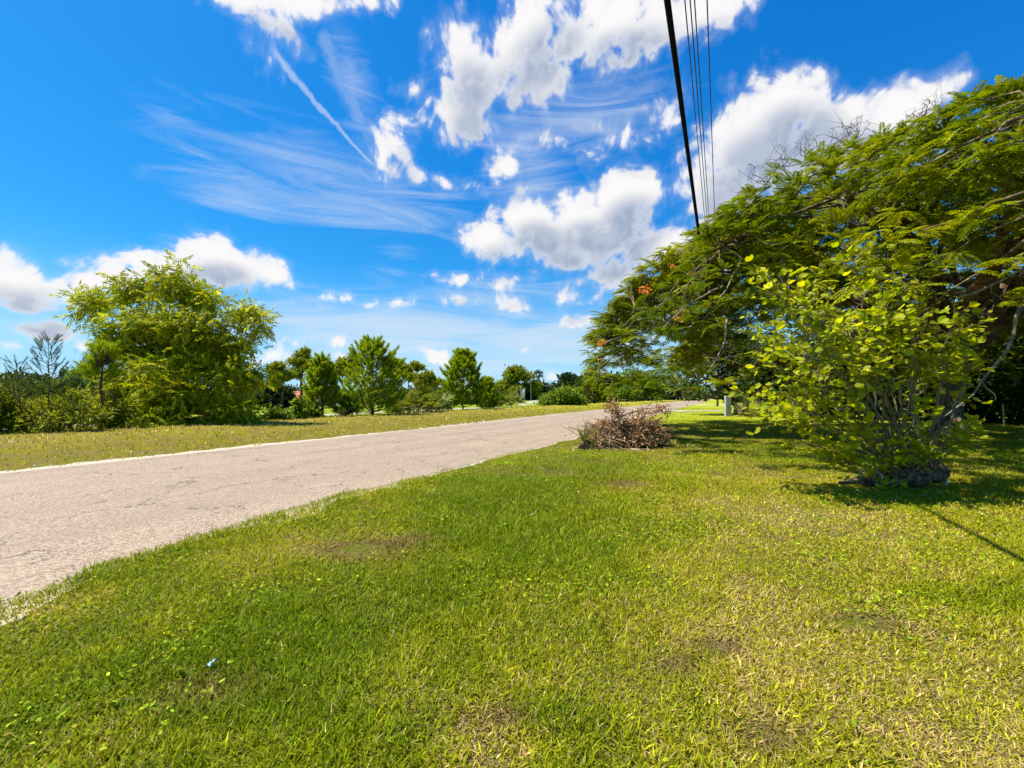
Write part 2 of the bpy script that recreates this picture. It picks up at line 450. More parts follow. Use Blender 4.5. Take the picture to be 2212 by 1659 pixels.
def barkmat(name, c0, c1, scale=9.0, stretch=(1, 1, .25), bump=.5, dist=.03, rings=False):
    m, t, out = newmat(name)
    tcn = t.nodes.new('ShaderNodeTexCoord'); mp = t.nodes.new('ShaderNodeMapping'); mp.inputs['Scale'].default_value = stretch
    link(t, tcn.outputs['Object'], mp.inputs[0])
    n1 = noise(t, mp.outputs[0], scale, 6, .65); n2 = noise(t, tcn.outputs['Object'], scale*.3, 3, .6)
    f = smooth(t, n1, .35, .68)
    c = mixc(t, f, c0, c1); c = mixc(t, smooth(t, n2, .5, .75), c, tuple(min(1, q*1.35) for q in c1))
    b = bsdf(t, .9, .15); link(t, c, b.inputs['Base Color'])
    h = n1
    if rings:
        wv = t.nodes.new('ShaderNodeTexWave'); wv.bands_direction = 'Z'; wv.inputs['Scale'].default_value = 5.5
        wv.inputs['Distortion'].default_value = 5; wv.inputs['Detail'].default_value = 3; wv.inputs['Detail Scale'].default_value = 1.2
        link(t, tcn.outputs['Object'], wv.inputs[0]); h = mth(t, 'ADD', n1, mth(t, 'MULTIPLY', wv.outputs['Fac'], .8))
    bp = t.nodes.new('ShaderNodeBump'); bp.inputs['Strength'].default_value = bump; bp.inputs['Distance'].default_value = dist
    link(t, h, bp.inputs['Height']); link(t, bp.outputs[0], b.inputs['Normal']); link(t, b.outputs[0], out.inputs[0])
    return m
def plain(name, col, rough=.7, spec=.2, var=.15, scale=6.0, metallic=0):
    m, t, out = newmat(name)
    tcn = t.nodes.new('ShaderNodeTexCoord'); n1 = noise(t, tcn.outputs['Object'], scale, 5, .65)
    c = mixc(t, smooth(t, n1, .3, .7), tuple(q*(1-var) for q in col), tuple(min(1, q*(1+var)) for q in col))
    b = bsdf(t, rough, spec); b.inputs['Metallic'].default_value = metallic
    link(t, c, b.inputs['Base Color'])
    bp = t.nodes.new('ShaderNodeBump'); bp.inputs['Strength'].default_value = .15; bp.inputs['Distance'].default_value = .01
    link(t, n1, bp.inputs['Height']); link(t, bp.outputs[0], b.inputs['Normal'])
    link(t, b.outputs[0], out.inputs[0]); return m
def vcol(name, rough=.8, spec=.2):
    m, t, out = newmat(name); b = bsdf(t, rough, spec); link(t, attr(t), b.inputs['Base Color']); link(t, b.outputs[0], out.inputs[0]); return m

M_grass = leafmat('grass_blade', .35, .6, .12, (1.2, 1.12, .4))
M_leaf = leafmat('tree_leaf', .42)
M_bau = leafmat('bush_leaf', .55, .5, .2, (1.3, 1.2, .3))
M_far = leafmat('distant_leaf', .3, .6, .2)
M_needle = leafmat('pine_needle', .55, .6, .15, (1.2, 1.2, .4))
M_dead = leafmat('dry_leaf', .15, .7, .2, (1.2, 1, .8))
M_flower = leafmat('orange_petal', .35, .5, .3, (1.2, 1, .8))
M_bark = barkmat('grey_brown_bark', (.05, .035, .022), (.19, .145, .095))
M_pine = barkmat('pine_bark', (.04, .025, .018), (.16, .105, .07))
M_poin = barkmat('smooth_ringed_bark', (.075, .05, .028), (.25, .185, .11), 7, (1, 1, .6), .6, .04, True)
M_pale = barkmat('pale_twig_bark', (.16, .12, .075), (.42, .34, .24), 12)
M_twig = barkmat('dry_brown_twig', (.10, .055, .028), (.34, .215, .12), 14)
M_stem = barkmat('bush_stem_bark', (.10, .085, .04), (.30, .25, .13), 16)
M_stump = barkmat('weathered_stump_bark', (.045, .026, .014), (.33, .22, .13), 22, (.5, 1, 1), 1.0, .06)

# ground: mown lawn, dry verge and golf turf in one sheet
m, t, out = newmat('lawn_soil'); M_ground = m
geo = t.nodes.new('ShaderNodeNewGeometry'); P = geo.outputs['Position']
n_big = noise(t, P, .25, 4, .6); n_mid = noise(t, P, 1.6, 5, .65); n_fine = noise(t, P, 22, 6, .7); n_blade = noise(t, P, 90, 3, .7)
base = mixc(t, smooth(t, n_mid, .35, .68), (.19, .21, .006), (.32, .29, .03))
base = mixc(t, smooth(t, n_big, .42, .68), base, (.21, .25, .006))
soil = mixc(t, smooth(t, n_fine, .52, .70), base, (.26, .17, .07))
soil = mixc(t, smooth(t, n_fine, .33, .50), (.05, .045, .008), soil)
thatch = mixc(t, smooth(t, n_blade, .38, .66), (.045, .033, .010), (.28, .20, .08))
thatch = mixc(t, smooth(t, n_mid, .40, .62), thatch, mixc(t, smooth(t, n_blade, .40, .62), (.03, .036, .003), (.22, .22, .012)))
soil = mixc(t, attr(t, 'thatch'), soil, thatch)
base = mixc(t, 1.0, soil, attr(t), 'MULTIPLY')
b = bsdf(t, .95, .08); link(t, base, b.inputs['Base Color'])
bp = t.nodes.new('ShaderNodeBump'); bp.inputs['Strength'].default_value = .7; bp.inputs['Distance'].default_value = .04
link(t, mth(t, 'ADD', n_fine, mth(t, 'MULTIPLY', n_blade, .5)), bp.inputs['Height']); link(t, bp.outputs[0], b.inputs['Normal'])
link(t, b.outputs[0], out.inputs[0])

# road: pale worn chip seal with hairline cracks
m, t, out = newmat('worn_chip_asphalt'); M_road = m
geo = t.nodes.new('ShaderNodeNewGeometry'); P = geo.outputs['Position']
mp = t.nodes.new('ShaderNodeMapping'); mp.inputs['Rotation'].default_value = (0, 0, PHI); link(t, P, mp.inputs[0])
RP = mp.outputs[0]
vo = t.nodes.new('ShaderNodeTexVoronoi'); vo.inputs['Scale'].default_value = 62; link(t, P, vo.inputs['Vector'])
chipv = t.nodes.new('ShaderNodeSeparateXYZ'); link(t, vo.outputs['Color'], chipv.inputs[0])
chip = mixc(t, smooth(t, chipv.outputs[0], .1, .95), (.205, .150, .100), (.43, .325, .225))
nb = noise(t, P, .5, 5, .6); nm = noise(t, P, 3.5, 5, .7)
mpl = t.nodes.new('ShaderNodeMapping'); mpl.inputs['Scale'].default_value = (1.1, .05, 1); link(t, RP, mpl.inputs[0])
nl = noise(t, mpl.outputs[0], 1.0, 4, .6)
chip = mixc(t, mth(t, 'MULTIPLY', smooth(t, nl, .45, .72), .35), chip, (.22, .163, .112))
chip = mixc(t, mth(t, 'MULTIPLY', smooth(t, nb, .5, .75), .35), chip, (.42, .32, .225))
chip = mixc(t, mth(t, 'MULTIPLY', smooth(t, nm, .55, .8), .3), chip, (.245, .18, .125))
sx = t.nodes.new('ShaderNodeSeparateXYZ'); link(t, RP, sx.inputs[0])
trk = None
for c_ in (-6.3, -7.9, -9.7, -11.3):                                 # worn wheel paths
    q = mth(t, 'SUBTRACT', 1.0, mth(t, 'MULTIPLY', mth(t, 'ABSOLUTE', mth(t, 'SUBTRACT', mth(t, 'MULTIPLY_ADD', nb, .5, sx.outputs[0]), c_+.25)), 2.2), clamp=True)
    trk = q if trk is None else mth(t, 'MAXIMUM', trk, q)
chip = mixc(t, mth(t, 'MULTIPLY', mth(t, 'MULTIPLY', trk, .38), smooth(t, nl, .25, .6)), chip, (.235, .17, .115))
stn = noise(t, P, 1.1, 4, .6, 2.0, '3D', .6)
chip = mixc(t, mth(t, 'MULTIPLY', smooth(t, stn, .60, .72), .5), chip, (.15, .112, .08))
wn = t.nodes.new('ShaderNodeTexNoise'); wn.inputs['Scale'].default_value = 1.3; wn.inputs['Detail'].default_value = 6; wn.inputs['Roughness'].default_value = .65; link(t, P, wn.inputs['Vector'])
wp = vmt(t, 'ADD', RP, vmt(t, 'SCALE', vmt(t, 'SUBTRACT', wn.outputs['Color'], (.5, .5, .5)).outputs[0], scale=1.5).outputs[0]).outputs[0]
mpc = t.nodes.new('ShaderNodeMapping'); mpc.inputs['Scale'].default_value = (1.0, .55, 1); link(t, wp, mpc.inputs[0])
vc = t.nodes.new('ShaderNodeTexVoronoi'); vc.feature = 'DISTANCE_TO_EDGE'; vc.inputs['Scale'].default_value = .85; link(t, mpc.outputs[0], vc.inputs['Vector'])
vc2 = t.nodes.new('ShaderNodeTexVoronoi'); vc2.feature = 'DISTANCE_TO_EDGE'; vc2.inputs['Scale'].default_value = 2.6; link(t, mpc.outputs[0], vc2.inputs['Vector'])
nk = noise(t, P, .9, 3, .6, 2.0); nk2 = noise(t, P, .55, 3, .5, 2.0, '3D', 1.0)
ck = mth(t, 'MULTIPLY', mth(t, 'SUBTRACT', 1, smooth(t, vc.outputs['Distance'], .004, .012)), smooth(t, nk, .44, .56))
ck2 = mth(t, 'MULTIPLY', mth(t, 'SUBTRACT', 1, smooth(t, vc2.outputs['Distance'], .006, .02)), smooth(t, nk2, .58, .66))
ck = mth(t, 'MAXIMUM', ck, mth(t, 'MULTIPLY', ck2, .6))
col = mixc(t, mth(t, 'MULTIPLY', ck, .7), chip, (.055, .045, .03))
b = bsdf(t, .9, .25); link(t, col, b.inputs['Base Color'])
bp = t.nodes.new('ShaderNodeBump'); bp.inputs['Strength'].default_value = .6; bp.inputs['Distance'].default_value = .006
link(t, mth(t, 'SUBTRACT', chipv.outputs[1], mth(t, 'MULTIPLY', ck, 2.0)), bp.inputs['Height']); link(t, bp.outputs[0], b.inputs['Normal'])
link(t, b.outputs[0], out.inputs[0])

M_sand = plain('pale_sand', (.47, .39, .28), .95, .1, .25, 30)
M_concrete = plain('concrete', (.40, .35, .28), .9, .15, .12, 8)
M_post = plain('weathered_post_concrete', (.40, .39, .35), .9, .15, .22, 5)
M_cable = plain('black_cable_sheath', (.006, .006, .006), .8, .08, .1, 20)
M_wire = plain('dull_wire', (.03, .035, .06), .4, .5, .1, 20, .3)
M_wood = barkmat('pole_wood', (.10, .075, .05), (.24, .19, .14))

# ------------------------------------------------------------------ the setting: ground, road, paths
def grid_axis():
    a = [-400, -300, -220, -160, -120, -90, -70, -55, -45]
    a += list(np.arange(-38, -14, 1.0)) + list(np.arange(-14, 14, .25)) + list(np.arange(14, 40, 1.0)) + [45, 55, 70, 90, 120, 160, 220, 300, 400]
    return np.array(a, float)
S_ax = np.array(sorted(set(np.round(np.concatenate([np.linspace(-2500, -160, 9), np.arange(-150, -40, 6.0), np.arange(-40, -4, .4), np.arange(-4, 20, .22), np.arange(20, 45, 1.2), np.array([50, 60, 80, 110, 160, 260, 500, 1200, 2500])]), 3))))
T_ax = np.array(sorted(set(np.round(np.concatenate([np.array([-2500, -900, -300, -120, -60, -30, -18]), np.arange(-12, 22, .22), np.arange(22, 70, 1.0), np.arange(70, 260, 8.0), np.array([280, 330, 420, 600, 1000, 1800, 3200])]), 3))))
Sg, Tg = np.meshgrid(S_ax, T_ax, indexing='ij')
Xg = Sg*N[0]+Tg*D[0]; Yg = Sg*N[1]+Tg*D[1]; Zg = ground_z(Xg, Yg)
far = sstep(np.hypot(Xg, Yg), 350, 2500)
Zg = Zg-0.0*far
nS, nT = Sg.shape
idx = np.arange(nS*nT).reshape(nS, nT)
gf = np.stack([idx[:-1, :-1], idx[1:, :-1], idx[1:, 1:], idx[:-1, 1:]], -1).reshape(-1, 4)
gcol = np.ones((nS, nT, 3))
verge = (sstep(-Sg, 12.6, 14.5)*(1-sstep(-Sg, 20.5, 22.5)))[..., None]
dry = sstep(-Sg, 14.5, 18.5)[..., None]
gcol = gcol*(1-verge)+verge*((1-dry)*np.array([1.15, 1.0, 1.0])+dry*np.array([1.45, 1.3, 1.2]))
turf = sstep(-Sg, 21, 26)[..., None]
gcol = gcol*(1-turf)+turf*np.array([.92, 1.12, 1.0])
lawn_far = (sstep(Sg, -4.8, -4.0)*sstep(Yg, 14, 30))[..., None]
gcol = gcol*(1-lawn_far)+lawn_far*np.array([1.35, 1.45, 1.0])
mb = MB(); mb.add(np.stack([Xg, Yg, Zg], -1).reshape(-1, 3), gf, gcol.reshape(-1, 3))
ground = mb.build('ground', M_ground, smooth=True)
ta = ground.data.attributes.new('thatch', 'FLOAT_COLOR', 'POINT')
tv_ = (1-sstep(Yg, 12, 26))*sstep(Sg, -5.2, -4.6)+.75*(sstep(-Sg, 12.4, 12.9)*(1-sstep(-Sg, 20.5, 22))*(1-sstep(Yg, 30, 60)))
ta.data.foreach_set('color', np.repeat(tv_.reshape(-1, 1), 4, 1).astype(np.float32).ravel()); tag(ground, 'green lawn, dry roadside verge and golf turf of the flat ground', 'ground', kind='structure')

def strip(sfn0, sfn1, t, lift, name, mat, label, cat, cols=14):
    """a sheet along the road between two edge lines, lying on the ground"""
    a = sfn0(t); b_ = sfn1(t); k = np.linspace(0, 1, cols)
    S = a[:, None]*(1-k)+b_[:, None]*k; T = np.repeat(t[:, None], cols, 1)
    X = S*N[0]+T*D[0]; Y = S*N[1]+T*D[1]; Z = ground_z(X, Y)+lift
    n0, n1 = S.shape; ii = np.arange(n0*n1).reshape(n0, n1)
    f = np.stack([ii[:-1, :-1], ii[:-1, 1:], ii[1:, 1:], ii[1:, :-1]], -1).reshape(-1, 4)
    o = MB().add(np.stack([X, Y, Z], -1).reshape(-1, 3), f).build(name, mat, smooth=True)
    return tag(o, label, cat, kind='structure')
RT = np.concatenate([np.arange(-60, -8, 2.0), np.arange(-8, 40, .15), np.arange(40, 900, 4.0)])
def near_edge(t): return np.interp(t, [-60, -10, 0, 1.2, 2.55, 4.5, 7.9, 14.4, 30, 900], [-4.3, -4.3, -4.4, -4.58, -4.92, -5.15, -5.02, -4.8, -5.0, -5.0]) + .14*(fbm(t, t*0, .45, 3)-.5) + .10*(fbm(t, t*0+3, 3.0, 2)-.5)
def far_edge(t): return -12.60 + .10*(fbm(t, t*0+8, .6, 3)-.5)
strip(near_edge, far_edge, RT, .011, 'road', M_road, 'pale worn asphalt road running off to the right', 'road', 40)
strip(lambda t: far_edge(t)+.06, lambda t: -12.70-.34*fbm(t, t*0+20, .9, 4)+.30*(fbm(t, t*0+30, 4., 3)-.5)-.22*(1-sstep(t, 6, 16)), RT, .007, 'sandy_shoulder', M_sand, 'thin strip of white sand along the far road edge', 'shoulder', 5)
strip(lambda t: near_edge(t)-.03, lambda t: near_edge(t)+.05+.22*np.clip(fbm(t, t*0+41, 1.1, 3)-.42, 0, 1)*4*(1-.6*sstep(t, 5, 9)), RT, .007, 'gravel_edge', M_sand, 'crumbled sandy edge between the near side of the road and the lawn', 'shoulder', 4)
strip(lambda t: -38.6+1.2*np.sin(t*.03), lambda t: -41.2+1.2*np.sin(t*.03), RT, .02, 'cart_path', M_concrete, 'narrow pale cart path across the golf turf behind the roadside trees', 'path', 5)
def driveway(y0, w, label):
    x = np.linspace(0, 1, 40); k = np.linspace(0, 1, 4)
    sx = near_edge(np.array([y0/D[1]]))[0]
    # the drive leaves the road at depth y0 and runs to the right
    x0 = (y0*1.0)*.486-5.7
    X = x0+x[:, None]*40+0*k; fl = 1.6*np.exp(-x*40/1.2)
    Y = y0+(k[None, :]-.5)*(w+2*fl[:, None])+x[:, None]*1.5
    Z = ground_z(X, Y)+.016
    ii = np.arange(160).reshape(40, 4)
    f = np.stack([ii[:-1, :-1], ii[1:, :-1], ii[1:, 1:], ii[:-1, 1:]], -1).reshape(-1, 4)
    return tag(MB().add(np.stack([X, Y, Z], -1).reshape(-1, 3), f).build('driveway', M_concrete), label, 'driveway', kind='structure')
driveway(46.5, 3.4, 'pale concrete driveway behind the grey post, the nearer of two')
driveway(84, 6.0, 'pale concrete driveway farther down the road, beyond the first')

# ------------------------------------------------------------------ grass (nobody could count it)
def on_ground(px, py):
    d = CAM_H*FX/(py-HZ); return (px-1106)/FX*d, d
PATCH = []       # (x, y, rx, ry, kind, weight) kinds: 0 lush, 1 dry, 2 bare
for (px, py, rx, ry, k, w) in [
    (480,1470,.55,.45,0,1.0),(600,1380,.6,.5,0,.8),(1120,1150,1.1,1.9,0,1.0),(1000,1280,.7,.8,0,.8),(830,1130,.8,.7,3,.6),(1230,1560,.28,.22,0,.8),(2150,1300,.8,.8,0,.4),(300,1540,.4,.3,0,.5),(700,1620,.4,.25,0,.5),
    (1650,980,1.6,1.8,0,.7),(1300,1020,1.2,1.6,0,.7),
    (1740,1125,1.0,1.0,1,.95),(1600,1180,1.2,.8,1,.7),(1420,1380,.8,.5,1,.7),(1720,1300,.8,.6,1,.7),(1650,1560,.35,.3,1,.8),(1080,1620,.3,.3,1,.7),(2050,1600,.4,.3,1,.8),(2000,1450,.6,.4,1,.7),(1500,1480,.4,.3,1,.6),(200,1600,.3,.25,1,.5),(130,1330,.5,.3,1,.6),(900,1440,.3,.2,1,.5),(1150,1500,.35,.25,1,.6),(1900,1230,.9,.6,1,.6),(2150,1420,.5,.4,1,.7),(640,1200,.7,.4,1,.5),(870,1500,.3,.12,1,.7),(1300,1440,.4,.3,1,.5),
    (780,1190,.32,.22,2,1.3),(870,1172,.24,.15,2,.6),(1868,1352,.16,.10,2,1.1),(1345,1048,.35,.3,2,.6),(1660,1600,.10,.07,2,.8),(1480,1440,.12,.08,2,.6),(1090,1555,.10,.06,2,.6),(1560,1400,.14,.08,2,.6),(450,1490,.2,.12,2,.3)]:
    x, y = on_ground(px, py); PATCH.append((x, y, rx*1.2, ry*1.2, k, w))

def patch_fields(x, y):
    L = np.zeros_like(x); Dr = np.zeros_like(x); B = np.zeros_like(x)
    wx = (fbm(x, y, 1.3, 3, 3.)-.5)*.9; wy = (fbm(x, y, 1.3, 3, 13.)-.5)*.9
    for (a, b_, rx, ry, k, w) in PATCH:
        q = w*np.exp(-((x+wx*min(rx, 1)-a)/rx)**2-((y+wy*min(ry, 1)-b_)/ry)**2)
        if k == 0: L = np.maximum(L, q)
        elif k == 1: Dr = np.maximum(Dr, q)
        elif k == 2: B = np.maximum(B, q)
    return L, Dr, B

COL_LUSH = np.array([.175, .238, .003]); COL_MID = np.array([.295, .308, .004]); COL_YEL = np.array([.42, .39, .012]); COL_TAN = np.array([.56, .42, .15]); COL_BRN = np.array([.20, .115, .05])
def grass_colors(x, y, g):
    n = len(x)
    L, Dr, B = patch_fields(x, y)
    a = fbm(x, y, .55, 4, 2.); b_ = fbm(x, y, 2.2, 4, 30.); e = fbm(x, y, 7., 2, 60.)
    t = (a-.5)*2.0+(b_-.5)*1.5+(e-.5)*.6
    # the lawn is greener along the road, drier to the right and near the camera
    s = s_of(x, y)
    t = t+.30*sstep(s, -2.5, 3.5)*(1-sstep(y, 9, 14))-.25*sstep(-s, 0, 3)-.1+Dr*.75-L*1.0
    r = g.random(n)
    u = np.clip(.42+.55*t+g.normal(0, .16, n), 0, 1)
    col = np.where((u < .4)[:, None], COL_LUSH+(COL_MID-COL_LUSH)*(u/.4)[:, None], COL_MID+(COL_YEL-COL_MID)*((u-.4)/.6)[:, None])
    pt = np.clip(.11+.38*np.clip(t, -.2, 1)+.25*Dr+.5*B, .03, .80)
    dead = r < pt
    mix = g.random(n)[:, None]
    col = np.where(dead[:, None], COL_TAN*(1-.5*mix)+COL_BRN*.5*mix, col)
    bk = np.clip(B*1.2, 0, 1)[:, None]; col = col*(1-bk)+bk*(COL_BRN*(.6+mix))
    col = col*np.exp(g.normal(0, .30, (n, 1)))
    return col, dead, L, Dr, B

def blades(mb, x, y, h, w, lean, g, col, five=True):
    n = len(x); z = ground_z(x, y)
    azm = g.random(n)*2*pi; ln = lean
    d = np.stack([np.cos(azm)*np.sin(ln), np.sin(azm)*np.sin(ln), np.cos(ln)], -1)
    side = nrm(np.stack([-np.sin(azm)+g.normal(0, .3, n), np.cos(azm)+g.normal(0, .3, n), g.normal(0, .2, n)], -1))
    base = np.stack([x, y, z-.004], -1)
    bend = np.stack([np.cos(azm), np.sin(azm), -0.55*np.ones(n)], -1)*(h*g.uniform(.05, .32, n))[:, None]
    tip = base+d*h[:, None]+bend
    tip[:, 2] = np.maximum(tip[:, 2], z+.006)
    if five:
        mid = base+d*(h*.55)[:, None]+bend*.22
        v = np.stack([base-side*(w*.45)[:, None], base+side*(w*.45)[:, None], mid+side*(w*.45)[:, None], mid-side*(w*.45)[:, None], tip], 1)
        o = (np.arange(n)*5)[:, None]
        f = [o+np.array([[0, 1, 2, 3]]), o+np.array([[3, 2, 4]])]
        k = 5; sh = np.array([.75, .75, 1., 1., 1.1])
    else:
        v = np.stack([base-side*(w*.5)[:, None], base+side*(w*.5)[:, None], tip], 1)
        f = [(np.arange(n)*3)[:, None]+np.array([[0, 1, 2]])]; k = 3
    mb.add(v.reshape(-1, 3), f, np.repeat(col[:, None, :], k, 1).reshape(-1, 3))

def sample_view(n, y0, y1, g, wide=1.30):
    y = np.sqrt(g.random(n)*(y1*y1-y0*y0)+y0*y0); x = (g.random(n)*2-1)*wide*y
    return x, y
g = np.random.default_rng(11)
mb = MB()
for (y0, y1, n, h0, w0, five) in [(1.35, 2.6, 105000, .046, .0056, True), (2.6, 4.5, 200000, .048, .0066, True), (4.5, 8, 260000, .053, .0088, True), (8, 15, 270000, .058, .012, False), (15, 28, 200000, .066, .021, False), (28, 60, 120000, .075, .04, False)]:
    x, y = sample_view(n, y0, y1, g)
    s = s_of(x, y); tt = x*D[0]+y*D[1]
    e = near_edge(tt)
    keep = s > e-.03+.20*np.abs(g.normal(0, .5, n))*g.random(n)+.25*(fbm(tt, tt*0+60, 2.2, 3)-.5)+.40*(fbm(tt, tt*0+66, .8, 2)-.5)
    dens = fbm(x, y, 3.2, 3, 80.)
    L, Dr, B = patch_fields(x, y)
    keep &= g.random(n) > np.clip(.12*Dr+1.0*B+(dens < .33)*.35, 0, .97)
    x = x[keep]; y = y[keep]; s = s[keep]
    col, dead, L, Dr, B = grass_colors(x, y, g)
    m_ = len(x)
    clump = fbm(x, y, 1.8, 3, 50.)
    h = h0*(.55+.9*clump)*g.uniform(.5, 1.5, m_)*(1+.6*L-.35*Dr)*(1+.35*np.exp(-((s+4.9)/.35)**2))
    w = w0*g.uniform(.4, 1.6, m_)
    lean = np.clip(np.abs(g.normal(.85, .45, m_))+.40*dead-.30*L, .05, 1.52)
    blades(mb, x, y, h, w, lean, g, col, five)
# broad little weed leaves, in patches
x, y = sample_view(110000, 1.4, 12, g); s = s_of(x, y)
wd = fbm(x, y, 1.1, 3, 120.); keep = (s > -4.75) & (wd > .47+.20*g.random(len(x)))
x = x[keep]; y = y[keep]; n = len(x)
dn = nrm(np.stack([g.normal(0, 1, n), g.normal(0, 1, n), g.normal(.25, .3, n)], -1))
ax = frame(dn, np.stack([g.normal(0, .45, n), g.normal(0, .45, n), np.ones(n)], -1))
inst(mb, OVAL_V, LANCE_F, np.stack([x, y, ground_z(x, y)+g.uniform(.01, .045, n)], -1), ax, g.uniform(.014, .034, n)*(1+y*.05), jitter((.26, .33, .010), n, .35, g))
lawn = mb.build('lawn_grass', M_grass)
tag(lawn, 'short mown lawn grass, lush by the road and tan in dry patches', 'grass', kind='stuff')

g = np.random.default_rng(12)
mb = MB()
x, y = sample_view(900000, 6, 70, g, 1.32)
s = s_of(x, y); tt = x*D[0]+y*D[1]
keep = (s < -12.52-.55*fbm(tt, tt*0+20, 1.3, 4)-.22*g.random(len(x))) & (s > -23.5)
keep &= g.random(len(x)) < np.clip((16/y)**1.2, .12, 1)*1.0
keep &= fbm(x, y, 2.6, 3, 33.) > .30+.25*g.random(len(x))
x = x[keep]; y = y[keep]; s = s[keep]; n = len(x)
dry = sstep(-s+(fbm(x, y, .6, 3, 4.)-.5)*5, 15.0, 19.0); dry = dry*(1-sstep(-s, 20.6, 21.8))
u = np.clip(.30+(fbm(x, y, 1.6, 3, 8.)-.5)*2.6+g.normal(0, .2, n), 0, 1)[:, None]
col = COL_MID*(1-u)*.9+COL_YEL*u*.9
dd = g.random(n) < np.clip(.08+.45*dry+(fbm(x, y, 2.4, 3, 70.)-.5)*2.2, .03, .95)
mx = g.random(n)[:, None]
col = np.where(dd[:, None], COL_TAN*(1-.55*mx)+COL_BRN*.55*mx, col)*np.exp(g.normal(0, .35, (n, 1)))*(.65+.7*fbm(x, y, 3.2, 2, 15.))[:, None]
h = .095*g.uniform(.4, 1.7, n)*(.5+fbm(x, y, 1., 3, 90.))*(1+.4*sstep(-s, 20.8, 22.5)*g.random(n)*3)
blades(mb, x, y, h, .020*g.uniform(.5, 1.6, n)*np.clip(y/12, 1, 3.5), np.clip(np.abs(g.normal(.6, .45, n)), .05, 1.45), g, col, False)
vg = mb.build('verge_grass', M_grass)
tag(vg, 'rough drying grass on the verge beyond the road, tan along its top', 'grass', kind='stuff')

# fallen leaf bits and straw on the lawn and verge
g = np.random.default_rng(13)
mb = MB()
x, y = sample_view(1800, 1.5, 26, g, 1.3); s = s_of(x, y)
keep = ((s > -4.9) & (g.random(len(x)) < .12+.4*(y > 6))) | ((s < -13.2) & (s > -21))
x = np.concatenate([x[keep], 3.5+g.normal(0, 1.3, 420), 6.5+g.normal(0, .55, 160)]); y = np.concatenate([y[keep], 12.6+g.normal(0, .75, 420), 6.9+g.normal(0, .4, 160)]); n = len(x)
ax = frame(nrm(np.stack([g.normal(0, 1, n), g.normal(0, 1, n), g.normal(0, .15, n)], -1)), np.stack([g.normal(0, .3, n), g.normal(0, .3, n), np.ones(n)], -1))
inst(mb, LANCE_V, LANCE_F, np.stack([x, y, ground_z(x, y)+.035], -1), ax, np.stack([g.uniform(.03, .06, n), g.uniform(.03, .10, n), g.uniform(.03, .06, n)], -1)*(1+y[:, None]*.03), jitter((.50, .37, .19), n, .35, g))
lit = mb.build('leaf_litter', M_dead)
tag(lit, 'scattered dry leaves and straw lying on the grass', 'leaf litter', kind='stuff')

#PART2
# ------------------------------------------------------------------ big umbrella-crowned tree on the right (royal poinciana habit)
g = np.random.default_rng(21)
CEN = np.array([16.0, 14.2]); RAD = 13.0
def dome(th, rr):
    """top surface of the crown at bearing th (from the crown centre) and radius fraction rr"""
    lob = 1+.07*np.sin(3*th+.6)+.05*np.sin(7*th+2.)+.04*np.sin(13*th+1.)
    x = CEN[0]+np.cos(th)*RAD*rr*lob; y = CEN[1]+np.sin(th)*RAD*rr*lob
    z = 3.1+6.05*np.sqrt(np.clip(1-rr**2.1, 0, 1))+(fbm(x, y, .28, 3, 5.)-.5)*2.2*(1-.5*rr)
    return np.stack([x, y, z], -1)
BASE = at(2048, 17.9)
t_p = thing('poinciana_tree', BASE, 'huge spreading umbrella-crowned tree with feathery leaves and orange flowers', 'tree')
mb = MB()
FORK = BASE+np.array([.25, -.2, 3.1])
tr_pts = np.array([BASE+[0, 0, -.1], BASE+[0, 0, .25], BASE+[.02, 0, .7], BASE+[.08, -.05, 1.5], BASE+[.15, -.1, 2.4], FORK])
mb.add(*tube(tr_pts, [.78, .55, .43, .38, .38, .42], 16))
for k in range(7):                              # root flare
    a = k*2*pi/7+.3
    mb.add(*tube([BASE+[.25*cos(a), .25*sin(a), .7], BASE+[.55*cos(a), .55*sin(a), .22], BASE+[1.05*cos(a), 1.05*sin(a), -.05]], [.16, .17, .06], 8))
limb_pts = []
ends = []
for th, rr, w in [(R(175), .70, .25), (R(200), .62, .22), (R(228), .66, .24), (R(252), .55, .22), (R(280), .60, .26), (R(310), .55, .22), (R(150), .62, .24), (R(110), .55, .22), (R(65), .5, .2), (R(20), .5, .2), (R(345), .5, .22), (R(265), .22, .26), (R(190), .33, .2)]:
    e = dome(np.array([th]), np.array([rr]))[0]; e[2] -= .9
    p = curve(FORK-[0, 0, .15], e, (0, 0, .9+.5*g.random()), 11, .12, g)
    rad = np.linspace(w, .075, 11); mb.add(*tube(p, rad, 9)); limb_pts += [(q, r) for q, r in zip(p[2:], rad[2:])]
    for k in range(7):
        i = g.integers(3, 10); q = p[i]
        th2 = math.atan2(q[1]-CEN[1], q[0]-CEN[0])+g.normal(0, .55); rr2 = np.clip(np.hypot(*(q[:2]-CEN))/RAD+g.uniform(.15, .5), .2, .97)
        e2 = dome(np.array([th2]), np.array([rr2]))[0]; e2[2] -= g.uniform(.3, 1.4)
        p2 = curve(q, e2, (g.normal(0, .3), g.normal(0, .3), .35+.4*g.random()), 9, .14, g)
        r2 = np.linspace(rad[i]*.62, .028, 9); mb.add(*tube(p2, r2, 6)); limb_pts += [(u, r) for u, r in zip(p2[2:], r2[2:])]
mb.build('trunk', M_poin, t_p, smooth=True)
LP = np.array([q for q, r in limb_pts])

